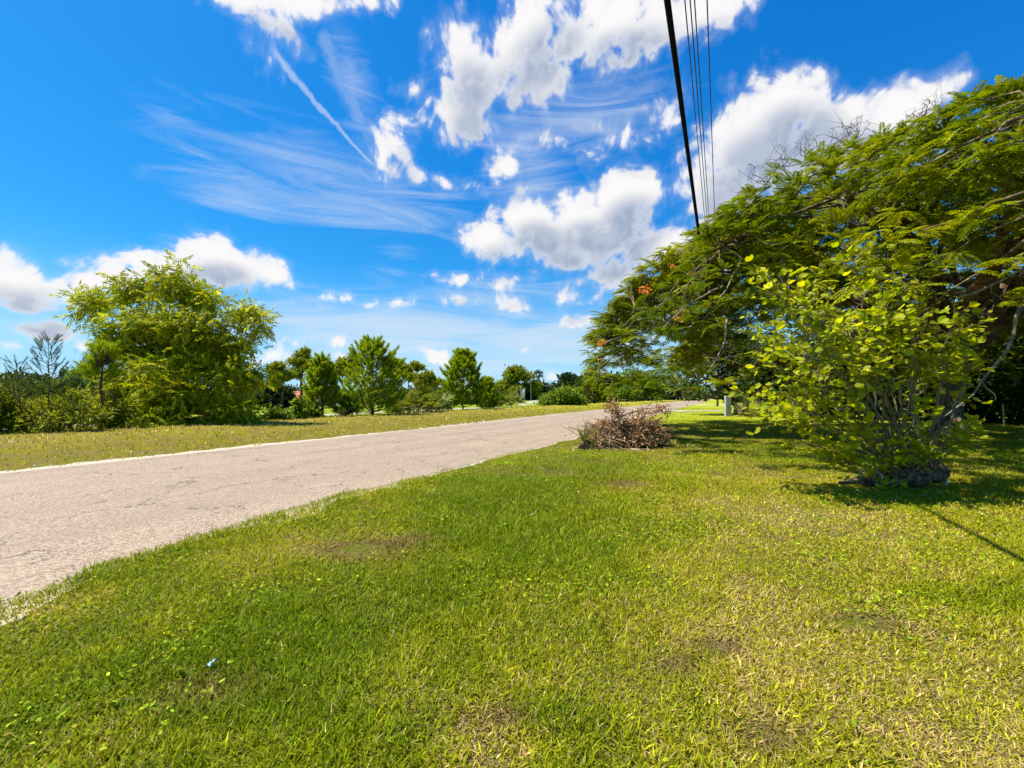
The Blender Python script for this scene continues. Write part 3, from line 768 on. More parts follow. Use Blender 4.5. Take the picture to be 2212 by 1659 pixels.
# leaf sprays in flat tiers over the shell of the crown
n = 12500
th = g.random(n)*2*pi; rr = np.sqrt(g.random(n))**.8; rr = np.clip(rr, .05, 1.0)
p = dome(th, rr); dep = g.random(n)**1.5
lo = 2.2+1.2*(1-rr)*3
p[:, 2] = p[:, 2]-dep*np.minimum(4.6, (p[:, 2]-lo)*.8)
rim = rr > .82
p[:, 2] -= rim*g.random(n)*1.3*((rr-.82)/.18)
gap = fbm(p[:, 0]*1.0+p[:, 2]*.9, p[:, 1]*1.0-p[:, 2]*.7, .60, 3, 44.)
keep = (gap > .395+.11*dep+.04*(rr > .7)+.07*((rr > .6) & (dep > .25))) | (g.random(n) < .07)
front = (p[:, 0]/np.maximum(p[:, 1], .1) < 1.75)
keep &= front | (g.random(n) < .45)
back = (p[:, 1] > 20) & (dep < .2); keep &= ~(back & (g.random(n) < .35))
keep &= ~((p[:, 2] < 3.3) & (p[:, 0] < 13) & (g.random(n) < .55))
p = p[keep]; rr = rr[keep]; th = th[keep]; dep = dep[keep]; n = len(p)
out_d = np.stack([np.cos(th), np.sin(th), np.zeros(n)], -1)
spr_d = nrm(out_d*1.0+g.normal(0, .75, (n, 3))*[1, 1, .42]+np.array([0, 0, .10]))
fr = [frond_template(13, .34, k) for k in range(3)]
mb = MB(); tw = MB()
hue = np.clip(.5+(fbm(p[:, 0], p[:, 1]+p[:, 2], .5, 3, 12.)-.5)*2+g.normal(0, .2, n), 0, 1)
C0 = np.array([.12, .18, .003]); C1 = np.array([.33, .355, .005])
for k in range(9):
    a = (k-4)/4*R(88)+g.normal(0, .2, n)
    ca, sa = np.cos(a), np.sin(a)
    d = np.stack([spr_d[:, 0]*ca-spr_d[:, 1]*sa, spr_d[:, 0]*sa+spr_d[:, 1]*ca, spr_d[:, 2]-.05+g.normal(0, .22, n)], -1)
    up = nrm(np.stack([g.normal(0, .22, n), g.normal(0, .22, n), np.ones(n)], -1))
    ax = frame(d, up)
    col = (C0*(1-hue[:, None])+C1*hue[:, None])*np.exp(g.normal(0, .2, (n, 1)))
    tv, tf = fr[k % 3]
    sc = g.uniform(.36, .58, n)*np.clip(p[:, 1]/14, .82, 1.12)
    sel = g.random(n) < .93
    inst(mb, tv, tf, (p-spr_d*.12+d*.03)[sel], ax[sel], sc[sel], col[sel])
mb.build('crown', M_leaf, t_p)
# twigs from the nearest limb to the sprays
for i in g.choice(n, 1500, replace=False):
    j = np.argmin(((LP-p[i])**2).sum(1)+.6*np.maximum(LP[:, 2]-p[i, 2], 0)**2)
    q = LP[j]
    if np.linalg.norm(q-p[i]) < 2.6:
        tw.add(*tube(curve(q, p[i], (0, 0, .12), 5, .07, g), np.linspace(.026, .009, 5), 4))
tw.build('branches', M_poin, t_p, smooth=True)
# bare pale branches arching over the near side
for (x0, y0, x1, y1, d, bow) in [(2212,650,2040,900,10.5,60),(2075,640,2212,580,10.2,-10),(2212,270,2090,330,13,-30),(2190,480,2010,500,12,-20),(1700,610,1840,520,13.5,-20),(1690,560,1660,760,13.5,15),(1860,400,1885,470,13.5,12),
        (1560,620,1420,720,16.5,-20),(1480,660,1400,745,17,-10),(1600,560,1520,690,15,15),(1380,745,1300,790,18.5,-8),(1570,690,1530,800,15,20),(1300,745,1420,700,18.5,10),(1680,590,1790,700,13,-15),(1500,600,1440,650,16,8)]:
    d = d*.84; a = at(x0, d, y0); b_ = at(x1, d-.3, y1); m_ = (a+b_)/2; ln = np.linalg.norm(b_-a)
    perp = np.array([-(b_-a)[2], 0, (b_-a)[0]])/ln*bow*d/FX
    pb = MB(); pp = curve(a, b_, perp*.5, 9, .022, g); pb.add(*tube(pp, np.linspace(.038, .010, 9), 6))
    for k in range(3):
        q = pp[g.integers(4, 9)]; pb.add(*tube(curve(q, q+g.normal(0, .35, 3)+[0, 0, -.1], g.normal(0, .08, 3), 5, .02, g), np.linspace(.013, .004, 5), 4))
    pb.build('bare_branch', M_pale, t_p, smooth=True)
# dead twigs standing above the crown line
for (x, y, d, h) in [(1850,285,15,55),(1825,300,15,40),(1990,240,15,35),(2000,262,14.5,30),(1690,345,16,40),(1655,385,16,45),(1480,560,18,40),(1640,440,16,40),(1740,322,15.5,30),(1395,600,18.5,35)]:
    d = d*.88; db = MB(); b0 = at(x, d, y+14)
    for k in range(6):
        e = b0+np.array([g.normal(0, .35), g.normal(0, .2), h*d/FX*g.uniform(.5, 1.15)])
        c = curve(b0, e, g.normal(0, .12, 3), 6, .04, g); db.add(*tube(c, np.linspace(.014, .004, 6), 4))
        for q in c[2:]: db.add(*tube([q, q+g.normal(0, .1, 3), q+g.normal(0, .18, 3)+[0, 0, .06]], [.006, .005, .003], 3))
    db.build('dead_twig', M_bark, t_p)
PET_V = [(0, 0, 0), (.35, .45, .08), (.28, .95, .0), (-.28, .95, .0), (-.35, .45, .08)]
for (x, y, d, r, m_) in [(1393,628,18.3,.42,150),(1300,742,18.8,.30,60),(1452,578,18.2,.22,45),(1536,545,17.6,.20,40),(1577,505,17,.20,36),(1490,592,17.5,.16,26),(1518,596,17.3,.16,20),(1560,520,17.2,.12,14),(1466,690,16.5,.18,30),(1295,775,18.7,.12,10),(1505,618,17.2,.12,12)]:
    d = d*.86; r = r*.52; m_ = int(m_*.55); c = at(x, d-1.0, y)
    fb = MB(); pos = c+g.normal(0, 1, (m_, 3))*[r*.55, r*.55, r*.32]; dd = nrm(rdir(m_, g)+[0, -.2, .6])
    inst(fb, PET_V, [np.array([[0, 1, 2, 3, 4]])], pos, frame(dd, rdir(m_, g)), g.uniform(.05, .085, m_), jitter((.78, .30, .05), m_, .2, g))
    fb.build('flower_cluster', M_flower, t_p)
for (x, y, d, L_) in [(1294,800,18.8,.45),(1700,500,13,.5),(1850,690,13,.45)]:
    a = at(x, d*.85-.6, y); v, f = tube(curve(a, a+np.array([-.10, 0, -L_]), (.05, 0, 0), 7), [.008, .028, .034, .034, .032, .026, .008], 6)
    MB().add(v, f).build('seed_pod', M_stump, t_p, smooth=True)

# ------------------------------------------------------------------ round-leaved bush growing out of an old stump
g = np.random.default_rng(33)
BB = at(1905, 7.2)
t_b = thing('round_leaved_bush', BB, 'yellow-green bush with round leaves sprouting many stems from an old stump', 'bush')
lg = MB()
def logtube(pts, rad, n=18, amp=.18, seed=1):
    v, f = tube(pts, rad, n); m_ = len(pts)
    gg = np.random.default_rng(seed)
    c = np.repeat(np.asarray(pts), n, 0)
    k = 1+amp*(vnoise(v[:m_*n, 0]*9+v[:m_*n, 2]*7, v[:m_*n, 1]*9+v[:m_*n, 2]*5)-.5)*2+amp*.7*(gg.random(m_*n)-.5)
    v[:m_*n] = c+(v[:m_*n]-c)*k[:, None]
    return v, f
st0 = at(1800, 7.25)
pl = np.linspace(0, 1, 16)
log_axis = np.stack([6.05+1.12*pl, 7.2-.05*pl, .10+.12*np.sin(pl*2.4)+.03*pl], -1)
lg.add(*logtube(log_axis, .09+.12*np.sin(np.clip(pl*1.15, 0, 1)*pi*.85)+.02*np.sin(pl*23), 22, .34))
hump = np.stack([6.30+.30*pl, 7.25+.1*pl, .12+.42*np.sin(pl*pi*.55)], -1)
lg.add(*logtube(hump, np.linspace(.21, .06, 16)+.03*np.sin(pl*17), 18, .42, 2))
lg.add(*logtube(np.stack([5.55+.7*pl, 7.3+0*pl, .03+.05*np.sin(pl*3)], -1), np.linspace(.03, .10, 16), 10, .2, 3))
lg.build('stump', M_stump, t_b, smooth=True)
cutw = MB()
for (dx, dz, r) in [(1.10, .17, .075), (1.13, .08, .05)]:
    cutw.add(*tube([(6.05+dx, 7.14, dz), (6.05+dx+.03, 7.13, dz+.01)], [r, r*.85], 9))
cutw.build('broken_wood', plain('pale_broken_wood', (.55, .48, .38), .85, .1, .3, 25), t_b)
stems = MB(); lf_pos = []; lf_dir = []
targets = []
OUT = [(1612,885),(1625,760),(1640,640),(1700,610),(1760,590),(1850,556),(1930,590),(2030,610),(2085,690),(2090,790),(2095,925),(2060,945)]
for i in range(25):
    k = g.random()*(len(OUT)-1); j = int(k); f_ = k-j
    x = OUT[j][0]*(1-f_)+OUT[j+1][0]*f_; y = OUT[j][1]*(1-f_)+OUT[j+1][1]*f_
    s_ = g.uniform(.62, 1.0) if i > 9 else 1.0
    x = 1905+(x-1905)*s_; y = 1000+(y-1000)*s_
    if 2005 < x < 2085 and 820 < y < 965: continue
    targets.append((x, y, 7.2+g.normal(0, .75)))
targets += [(1840,1005,6.5),(1815,1000,6.9),(2060,960,6.6),(2100,925,7.2),(2080,940,7.0),(1760,960,6.6),(1700,910,6.6),(1650,880,7.0),(1890,960,6.4),(2000,900,6.4),(1830,1020,6.7),(1850,985,6.6),(1960,985,6.8),(1700,860,6.5),(1760,830,6.3),(1680,790,6.6),(1620,870,7.0),(1985,960,6.5),(1800,760,6.3),(1900,720,6.2),(1960,700,6.3),(2040,720,6.7)]
for (x, y, d) in targets:
    e = at(x, d, y); b0 = np.array([g.uniform(6.0, 6.75), 7.2+g.normal(0, .1), g.uniform(.15, .42)])
    if x > 2040: b0 = np.array([6.95, 7.15, .25])
    L_ = np.linalg.norm(e-b0)
    p = curve(b0, e, (g.normal(0, .10), g.normal(0, .12), .10*L_*(g.random()+.2)), 12, .022*L_**.5, g)
    stems.add(*tube(p, np.linspace(.008+.0048*L_, .0045, 12), 6))
    ntw = int(3+L_*5.2)
    for q in range(ntw):
        t0 = g.uniform(.50 if L_ > 1.5 else .25, 1.0)**.8; i = min(int(t0*11), 10); a = p[i]*(1-(t0*11-i))+p[i+1]*(t0*11-i)
        dr = nrm(nrm(p[i+1]-p[i])*.7+g.normal(0, .6, 3)+[0, 0, .15]); tl = g.uniform(.25, .6)*(.6 if L_ < 1.2 else 1)
        c = curve(a, a+dr*tl, (0, 0, .03), 5, .012, g); stems.add(*tube(c, np.linspace(.006, .0025, 5), 4, False))
        for u in range(g.integers(4, 8)):
            v_ = g.uniform(.25, 1.05); lf_pos.append(a+dr*tl*v_); side = nrm(np.cross(dr, [0, 0, 1]))*(1 if u % 2 else -1)
            lf_dir.append(dr*.45+side*.8+g.normal(0, .3, 3))
stems.build('stems', M_stem, t_b, smooth=True)
for (x0, y0, x1, y1, d) in [(2000,1000,1975,880,6.9),(1845,900,1780,820,7.1),(2030,990,2055,870,7.0),(1905,1040,1880,960,6.7),(1830,1040,1860,1010,6.6),(1990,1000,2020,960,6.8),(1930,930,1985,800,7.6),(2020,900,1990,980,7.4),(1920,970,1960,880,7.4),(1760,900,1690,870,7.2),(1960,900,2000,760,7.9)]:
    a = at(x0, d, y0); b_ = at(x1, d, y1)
    bare = MB(); c = curve(a, b_, g.normal(0, .04, 3), 9, .022, g); bare.add(*tube(c, np.linspace(.013, .005, 9), 5))
    for k in range(3):
        q = c[g.integers(3, 9)]; bare.add(*tube(curve(q, q+g.normal(0, .16, 3), (0, 0, 0), 5, .015, g), np.linspace(.006, .002, 5), 4))
    bare.build('bare_twig', M_pale, t_b, smooth=True)
lp = np.array(lf_pos); n = len(lp); ld = nrm(np.array(lf_dir))
mb = MB()
nz = nrm(np.stack([g.normal(-.2, .75, n), g.normal(-.45, .7, n), np.ones(n)], -1))
sc = g.uniform(.055, .135, n)
yel = g.random(n)[:, None]
col = (np.array([.24, .325, .004])*(1-yel)+np.array([.49, .49, .010])*yel)*np.exp(g.normal(0, .24, (n, 1)))
inst(mb, BAU_V, BAU_F, lp+ld*.02, frame(ld, nz), np.stack([sc*g.uniform(.8, 1.05, n), sc, sc], -1), col)
mb.build('leaves', M_bau, t_b)

# ------------------------------------------------------------------ general plants
def foliage(lobes, ncl, per, size, template, tf, c0, c1, g, spread=.45, shell=.45, mb=None, aspect=1.0, droop=.15, dirs='random'):
    """leaves in clusters spread through ellipsoid lobes: (x, y, z, rx, ry, rz)"""
    L = np.array(lobes, float); w = (L[:, 3]*L[:, 4]*L[:, 5])**.72; w /= w.sum()
    k = g.choice(len(L), ncl, p=w); d = rdir(ncl, g)
    rad = 1-(1-g.random(ncl)**(shell))*1.0
    cen = L[k, :3]+d*L[k, 3:]*rad[:, None]
    hue = np.clip(g.normal(.5, .28, ncl), 0, 1)
    br = np.exp(g.normal(0, .16, ncl))
    cc = (np.asarray(c0)[None]*(1-hue[:, None])+np.asarray(c1)[None]*hue[:, None])*br[:, None]
    out = nrm(d+[0, 0, .25])
    n = ncl*per
    pos = np.repeat(cen, per, 0)+g.normal(0, 1, (n, 3))*spread*np.array([1, 1, .75])
    ld = nrm(np.repeat(out, per, 0)*.6+g.normal(0, .7, (n, 3))+[0, 0, -droop])
    nz = nrm(g.normal(0, .6, (n, 3))+[0, 0, .9])
    sc = size*g.uniform(.65, 1.3, n)
    sc3 = np.stack([sc*aspect, sc, sc], -1)
    col = np.repeat(cc, per, 0)*np.exp(g.normal(0, .16, (n, 1)))
    mb = mb or MB()
    if template == 'spray':
        for k in range(4):
            tv, tff = spray_template(9, 300+k); q = slice(k, None, 4)
            inst(mb, tv, tff, pos[q], frame(ld[q], nz[q]), sc3[q], col[q])
        return mb, cen
    inst(mb, template, tf, pos, frame(ld, nz), sc3, col)
    return mb, cen
def clumps(lobes, k, f, g):
    out = []
    for (x, y, z, rx, ry, rz) in lobes:
        d = rdir(k, g)*g.uniform(.45, .95, (k, 1))
        for q in d: out.append((x+q[0]*rx, y+q[1]*ry, z+q[2]*rz, rx*f*g.uniform(.7, 1.3), ry*f*g.uniform(.7, 1.3), rz*f*g.uniform(.6, 1.1)))
    return out
def woody(base, lobes, cen, r0, g, n_tw=30, fork=.25, rmin=.02, stems=1):
    mb = MB(); L = np.array(lobes, float)
    top = L[:, 2].max()
    for s_ in range(stems):
        b0 = np.array(base)+([g.normal(0, r0*2.2), g.normal(0, r0*2.2), 0] if stems > 1 else [0, 0, 0])
        mb.add(*tube([b0+[0, 0, -.15], b0+[0, 0, .15], b0+[0, 0, .5*fork*top]], [r0*1.5, r0*1.1, r0], 9))
    for i in range(len(L)):
        b0 = np.array(base)+[0, 0, fork*top*g.uniform(.4, 1.0)]
        if stems > 1: b0 = np.array(base)+[g.normal(0, r0*2), g.normal(0, r0*2), .1]
        e = L[i, :3]
        p = curve(b0, e, (g.normal(0, .1), g.normal(0, .1), -.05*np.linalg.norm(e-b0)), 8, .05, g)
        mb.add(*tube(p, np.linspace(r0*.7, rmin, 8), 7))
    for i in g.choice(len(cen), min(n_tw, len(cen)), replace=False):
        j = np.argmin(((L[:, :3]-cen[i])**2).sum(1)); q = L[j, :3]*.75+np.array(base)*.25; q[2] = L[j, 2]-.25*L[j, 5]
        mb.add(*tube(curve(q, cen[i], g.normal(0, .08, 3), 5, .04, g), np.linspace(rmin*1.4, rmin*.4, 5), 4))
    return mb
def tree(name, base, lobes, label, cat, g, ncl, per, size, c0, c1, template=LANCE_V, r0=.15, spread=.4, shell=.45, group=None, mat=None, bark=None, n_tw=30, aspect=1.0, fork=.25, stems=1, parts=('trunk', 'crown'), clump=None):
    t_ = thing(name, base, label, cat, group)
    mb, cen = foliage(clumps(lobes, clump[0], clump[1], g) if clump else lobes, ncl, per, size, template, LANCE_F, c0, c1, g, spread, shell, None, aspect)
    woody(base, lobes, cen, r0, g, n_tw, fork, max(.012, r0*.12), stems).build(parts[0], bark or M_bark, t_, smooth=True)
    mb.build(parts[1], mat or M_leaf, t_)
    return t_
def lobes_px(lst, d0):
    """lobes from (column, row, radius in columns, radius in rows, depth offset)"""
    r = []
    for (x, y, rx, ry, dd) in lst:
        d = d0+dd; c = at(x, d, y); r.append((*c, rx/FX*d, max(rx, ry)*.9/FX*d, ry/FX*d))
    return r

# tall willow-leaved tree on the left
g = np.random.default_rng(41)
b0, d0 = at_s(395, -23.2)
ACA = lobes_px([(392,600,48,40,0),(360,620,40,34,-.4),(300,612,44,26,0),(262,622,34,30,-.4),(215,645,42,34,.3),(182,662,28,22,-.4),(300,670,66,40,-.5),(430,640,44,40,.4),(468,652,34,26,0),(520,672,34,24,-.3),(556,668,30,22,.2),(575,690,16,20,0),(545,715,24,26,-.3),
    (390,690,80,44,-.7),(390,740,90,34,.6),(300,745,60,30,.4),(480,760,50,34,.4),(350,770,90,34,0),(440,790,80,34,0),(470,715,60,40,-.5),(250,715,46,24,-.5),(225,730,28,18,0),(548,745,14,18,0),(520,740,18,18,.3),(330,735,50,24,.6),(440,760,56,26,.8),(225,765,26,16,0),
    (310,790,58,36,-1.2),(250,800,36,26,-1.0),(390,800,66,38,-1.2),(480,800,56,40,-1.0),(545,798,34,28,-.3),(570,815,18,18,0),(320,845,80,38,-1.2),(420,850,80,40,-1.2),(510,855,50,36,-.8),(300,893,70,32,-1.3),(400,896,100,32,-1.2),(490,898,60,28,-.9),(540,895,26,22,-.6)], d0)
ACA = [(b0[0]+(x-b0[0])*.93, y, z-.22, a*.80, b_*.80, c*.90) for (x, y, z, a, b_, c) in ACA]
tree('acacia_tree', b0, ACA, 'tall yellow-green tree with willow-like leaves left beyond the road', 'tree', g, 2150, 5, .48, (.21, .27, .003), (.52, .52, .016), 'spray', .09, .20, .45, n_tw=300, fork=.12, stems=4, clump=(5, .60))

# young slash pines
def pine(name, base, h, rmax, label, g, whorls, per, c0, c1, base_r=.09, needle=.20, density=70, rise=.55, low=.12, cat='pine', nw=.016, lean=(0, 0), droop=0., shoot=.55, side=3, cone=.75):
    """whorled branches that turn up at the ends, needles only on the outer shoots"""
    t_ = thing(name, base, label, cat)
    wd = MB(); nb = MB(); base = np.array(base, float)
    top = base+[lean[0], lean[1], h]
    spine = curve(base+[0, 0, -.1], top, (g.normal(0, .05), 0, 0), 12, .010*h*.3, g)
    wd.add(*tube(spine, np.linspace(base_r, base_r*.12, 12), 7))
    segs = []
    def sp(t):
        i = min(int(t*11), 10); return spine[i]*(1-(t*11-i))+spine[i+1]*(t*11-i)
    segs.append((sp(1.0)-[0, 0, shoot*1.1], sp(1.0)))
    for w in range(whorls):
        t = low+(.96-low)*w/(whorls-1)
        prof = (1-t)**.8*min(1, .5+t*2.4)
        a0 = g.random()*2*pi
        for k in range(per):
            a = a0+(k+g.uniform(-.25, .25))*2*pi/per; L_ = rmax*prof*g.uniform(.75, 1.2)+.16
            o = np.array([cos(a), sin(a), 0]); p0 = sp(np.clip(t+g.normal(0, .01), 0, .97))
            ris = rise*(.55+.8*t)*g.uniform(.75, 1.3)-droop*(1-t)
            e = p0+o*L_+np.array([0, 0, L_*ris]); m_ = p0+o*L_*.55+np.array([0, 0, L_*ris*.28])
            e2 = e+nrm(o*.45+[0, 0, .9])*shoot*.75*g.uniform(.7, 1.1)
            wd.add(*tube(np.array([p0, (p0+m_)/2-[0, 0, .02*L_], m_, e]), np.linspace(base_r*.30*(1-t*.6), .008, 4), 5, False))
            segs.append((e-(e-m_)*min(1, .35*shoot/max(L_*.5, .1)), e2))
            ns = int(min(5, side*L_/.9+g.random()))
            for q in range(ns):
                f_ = g.uniform(.35, .95); b2 = p0+(e-p0)*f_; b2[2] = p0[2]+(m_[2]-p0[2])*min(1, f_/.55)+(e[2]-m_[2])*max(0, (f_-.55)/.45)
                dr = nrm(o*.55+np.array([-o[1], o[0], 0])*g.normal(0, .8)+[0, 0, .75+.25*g.normal()]); l2 = shoot*g.uniform(.7, 1.15)
                wd.add(*tube([b2, b2+dr*l2], [.012, .005], 4, False)); segs.append((b2+dr*l2*.2, b2+dr*l2))
    for a, b_ in segs:
        L_ = np.linalg.norm(b_-a); m_ = int(density*(L_/.4+.2)); tt = g.random(m_)**.9
        ax_ = nrm(b_-a); dd = nrm(ax_*g.uniform(.6, 1.3, (m_, 1))+rdir(m_, g)*cone)
        sc = needle*g.uniform(.7, 1.15, m_)*(1-.35*tt); hue = np.clip(g.normal(.45, .25, (m_, 1))+.25*(tt[:, None]-.5), 0, 1)
        cc = (np.array(c0)*(1-hue)+np.array(c1)*hue)
        inst(nb, NEEDLE_V, NEEDLE_F, a+(b_-a)*tt[:, None], frame(dd, rdir(m_, g)), np.stack([np.full(m_, nw), sc, sc], -1), cc)
    wd.build('trunk', M_pine, t_, smooth=True); nb.build('needles', M_needle, t_)
    return t_
PG0, PG1 = (.17, .265, .005), (.42, .48, .014)
def pine_px(px, top, s, rpx, label, seed, **kw):
    b_, d = at_s(px, s); h = z_at(top, d)-b_[2]
    return pine(kw.pop('name', 'young_pine'), b_, h, rpx/FX*d, label, np.random.default_rng(seed), kw.pop('whorls', 9), kw.pop('per', 6), kw.pop('c0', PG0), kw.pop('c1', PG1), **kw)
pine_px(805, 742, -22.6, 84, 'largest young pine, pointed and open, in the middle of the roadside row', 51, base_r=.13, density=120, needle=.29, nw=.024, rise=.58, low=.06, whorls=12, per=7, shoot=.66, side=4, cone=.9)
pine_px(697, 786, -22.8, 32, 'narrow dense young pine with brown lower needles, left of the largest pine', 52, density=125, needle=.28, nw=.023, rise=1.0, low=.18, whorls=10, per=7, shoot=.62, side=4, cone=.9)
pine_px(1000, 764, -23.5, 56, 'bushy young pine with cone-shaped top, right end of the roadside pine row', 53, density=120, needle=.37, nw=.031, rise=.55, low=.08, whorls=11, per=8, shoot=.75, side=5, cone=.9)
pine_px(1052, 822, -24.5, 26, 'small rounded pine tucked against the right side of the bushy pine', 54, density=120, needle=.34, nw=.031, rise=.55, low=.06, whorls=8, per=7, shoot=.6, side=4, cone=.9)
pine_px(742, 868, -22.3, 26, 'low leaning pine bough close to the ground beside the narrow pine', 55, density=120, needle=.22, nw=.018, rise=.7, low=.15, whorls=5, per=5, lean=(.5, -.1), c0=(.05, .11, .010), c1=(.13, .20, .012), shoot=.4)
pine_px(222, 752, -22.0, 40, 'thin pine with drooping brown dead needles at its crown, far left', 56, density=90, needle=.28, nw=.012, rise=.35, low=.62, whorls=5, per=6, base_r=.085, droop=.15, shoot=.45)
SG0, SG1 = (.03, .055, .016), (.08, .11, .03)
pine_px(105, 733, -21.8, 34, 'spindly feathery sapling rising above the shrubs at the far left', 57, name='feathery_sapling', cat='sapling', density=70, needle=.15, nw=.006, rise=.75, low=.35, whorls=12, per=4, base_r=.035, c0=SG0, c1=SG1, shoot=.28, side=3, cone=.55)
pine_px(52, 786, -21.6, 26, 'smaller spindly sapling with bare tip at the left edge', 58, name='feathery_sapling', cat='sapling', density=60, needle=.13, nw=.006, rise=.8, low=.45, whorls=8, per=3, base_r=.03, c0=SG0, c1=SG1, lean=(-.25, 0), shoot=.26, side=2, cone=.55)
# the dead head of the thin pine
g = np.random.default_rng(59)
b_, d = at_s(222, -22.0); o = [q for q in C.objects if q.name.startswith('young_pine')][-1]
mb = MB()
for (x, y, rx, ry) in [(212, 775, 20, 16), (198, 790, 14, 18), (228, 770, 14, 12)]:
    m_ = 700; c = at(x, d, y); dd = nrm(g.normal(0, .45, (m_, 3))+[0, 0, -1]); pos = c+g.normal(0, .5, (m_, 3))*np.array([rx, rx, ry])/FX*d
    inst(mb, NEEDLE_V, NEEDLE_F, pos, frame(dd, rdir(m_, g)), np.stack([np.full(m_, .014), g.uniform(.14, .28, m_), np.ones(m_)], -1), jitter((.11, .055, .04), m_, .3, g))
mb.build('dead_needles', M_dead, o)

# shrubs along the far verge
def shrub(px, s, lst, label, seed, ncl, per, size, c0, c1, name='shrub', template=LANCE_V, spread=.2, cat='shrub', r0=.05, n_tw=60, mat=None, group=None, shell=.5, aspect=1.0, fork=.15):
    g = np.random.default_rng(seed); b_, d = at_s(px, s)
    return tree(name, b_, lobes_px(lst, d), label, cat, g, ncl, per, size, c0, c1, template, r0, spread, shell, group, mat, None, n_tw, aspect, fork, 4, ('stems', 'leaves'))
YG0, YG1 = (.11, .15, .004), (.28, .30, .014)
shrub(130, -21.7, [(130,880,60,22,0),(85,893,44,26,-.3),(180,882,40,22,0),(205,893,30,18,-.2),(120,910,70,20,-.4),(60,918,36,16,0),(165,858,34,14,.3)], 'sunlit leafy shrub with upturned pale leaves under the feathery saplings', 61, 300, 10, .20, (.16, .20, .006), (.42, .42, .05), spread=.17)
shrub(10, -22.0, [(0,890,40,34,0),(-30,870,40,50,0),(20,915,26,20,0)], 'dark shrub cut off by the left edge of the picture', 62, 260, 12, .20, (.08, .11, .005), (.22, .24, .012))
shrub(243, -21.7, [(250,895,34,22,0),(225,905,30,16,-.2)], 'low bright sprig of leaves around the thin pine foot', 63, 130, 12, .19, YG0, YG1)
shrub(275, -27.0, [(262,845,26,44,0),(240,865,26,34,1)], 'brown-green thicket behind the thin pine', 64, 240, 12, .24, (.08, .09, .008), (.20, .20, .02), n_tw=90)
shrub(175, -34, [(190,815,24,22,0),(165,838,44,16,1),(222,826,28,18,1)], 'mid green rounded shrub farther back on the left', 65, 420, 12, .28, (.09, .16, .005), (.22, .29, .012), 'rounded_shrub')
shrub(640, -22.2, [(643,873,9,7,0),(641,886,10,8,0),(648,897,14,8,0)], 'lone big-leaved seedling standing on the verge crest', 66, 60, 8, .26, (.08, .16, .01), (.22, .29, .02), 'seedling', OVAL_V, .10, 'seedling', .02, 8)
shrub(598, -22.0, [(598,892,16,9,0),(580,901,12,8,0),(616,903,10,7,0)], 'low leafy weed clump between the tall tree and the seedling', 67, 80, 8, .22, (.05, .11, .008), (.16, .22, .015), 'weed_clump', OVAL_V, .12, 'weed', .015, 8)
shrub(668, -22.4, [(668,886,18,13,0),(662,902,20,10,0),(684,895,12,12,0)], 'leafy weed clump against the narrow young pine', 68, 130, 8, .22, (.06, .12, .008), (.18, .24, .015), 'weed_clump', OVAL_V, .13, 'weed', .015, 8)
shrub(1205, -22.4, [(1200,862,26,12,0),(1222,852,24,14,0),(1185,868,20,8,0),(1240,866,20,10,0)], 'light green leafy shrub on the verge above the brush pile', 69, 480, 9, .45, (.10, .18, .01), (.24, .31, .03), 'leafy_shrub', OVAL_V, .38, r0=.06)
shrub(1250, -26, [(1245,848,34,14,0),(1290,846,24,14,0),(1262,858,40,14,0)], 'brownish clipped hedge behind the light green shrub', 70, 700, 9, .40, (.06, .07, .010), (.14, .125, .02), 'hedge', OVAL_V, .40, 'hedge', .08)
shrub(1340, -22.6, [(1325,856,30,14,0),(1355,850,30,16,0),(1300,860,22,12,0)], 'green roadside shrub right behind the dead branches', 71, 600, 9, .55, (.08, .15, .008), (.20, .27, .02), 'leafy_shrub', OVAL_V, .5, r0=.06)
pine_px(1285, 818, -23.0, 26, 'green pointed pine between the hedge and the road, far off', 72, density=80, needle=.5, nw=.06, rise=.7, low=.08, whorls=8, per=7, base_r=.12, shoot=1.1)
pine_px(1248, 846, -22.4, 14, 'small dark pine in front of the brownish hedge', 73, density=70, needle=.4, nw=.05, rise=.8, low=.05, whorls=6, per=6, base_r=.08, shoot=.8)
g = np.random.default_rng(74)
for i, (px, s, lst, lab) in enumerate([
    (1375, -24, [(1370,822,34,26,0),(1400,836,34,24,2),(1350,842,30,22,-2)], 'broad green tree beside the road left of the big crown tips'),
    (1440, -23.5, [(1430,828,34,26,0),(1462,836,28,22,3),(1418,848,40,14,0)], 'green roadside tree seen under the big crown'),
    (1500, -22.5, [(1490,838,30,20,0),(1520,846,26,14,6)], 'farthest green tree where the road disappears')]):
    shrub(px, s, lst, lab, 75+i, 620, 8, .9, (.075, .135, .008), (.19, .25, .02), 'roadside_tree', OVAL_V, .8, 'tree', .16, 40)

shrub(868, -24.5, [(862,876,26,13,0),(880,870,20,14,0),(845,884,16,8,0)], 'low green scrub filling the gap between the largest pine and the palmetto', 171, 260, 10, .26, (.09, .14, .006), (.26, .30, .014), 'low_scrub')
shrub(955, -25, [(950,866,24,15,0),(968,872,18,11,0),(936,872,18,12,0)], 'rounded green scrub between the palmetto and the bushy pine', 172, 300, 10, .30, (.09, .14, .006), (.26, .30, .014), 'low_scrub')
shrub(1060, -26, [(1050,868,24,9,0),(1075,866,20,10,0)], 'thin green scrub behind the low palmetto at the bushy pine foot', 173, 220, 10, .34, (.10, .15, .006), (.28, .31, .014), 'low_scrub')
shrub(745, -25.5, [(745,884,20,8,0),(765,880,14,9,0)], 'low brush under the left boughs of the largest pine', 174, 140, 10, .26, (.08, .13, .006), (.24, .28, .014), 'low_scrub')
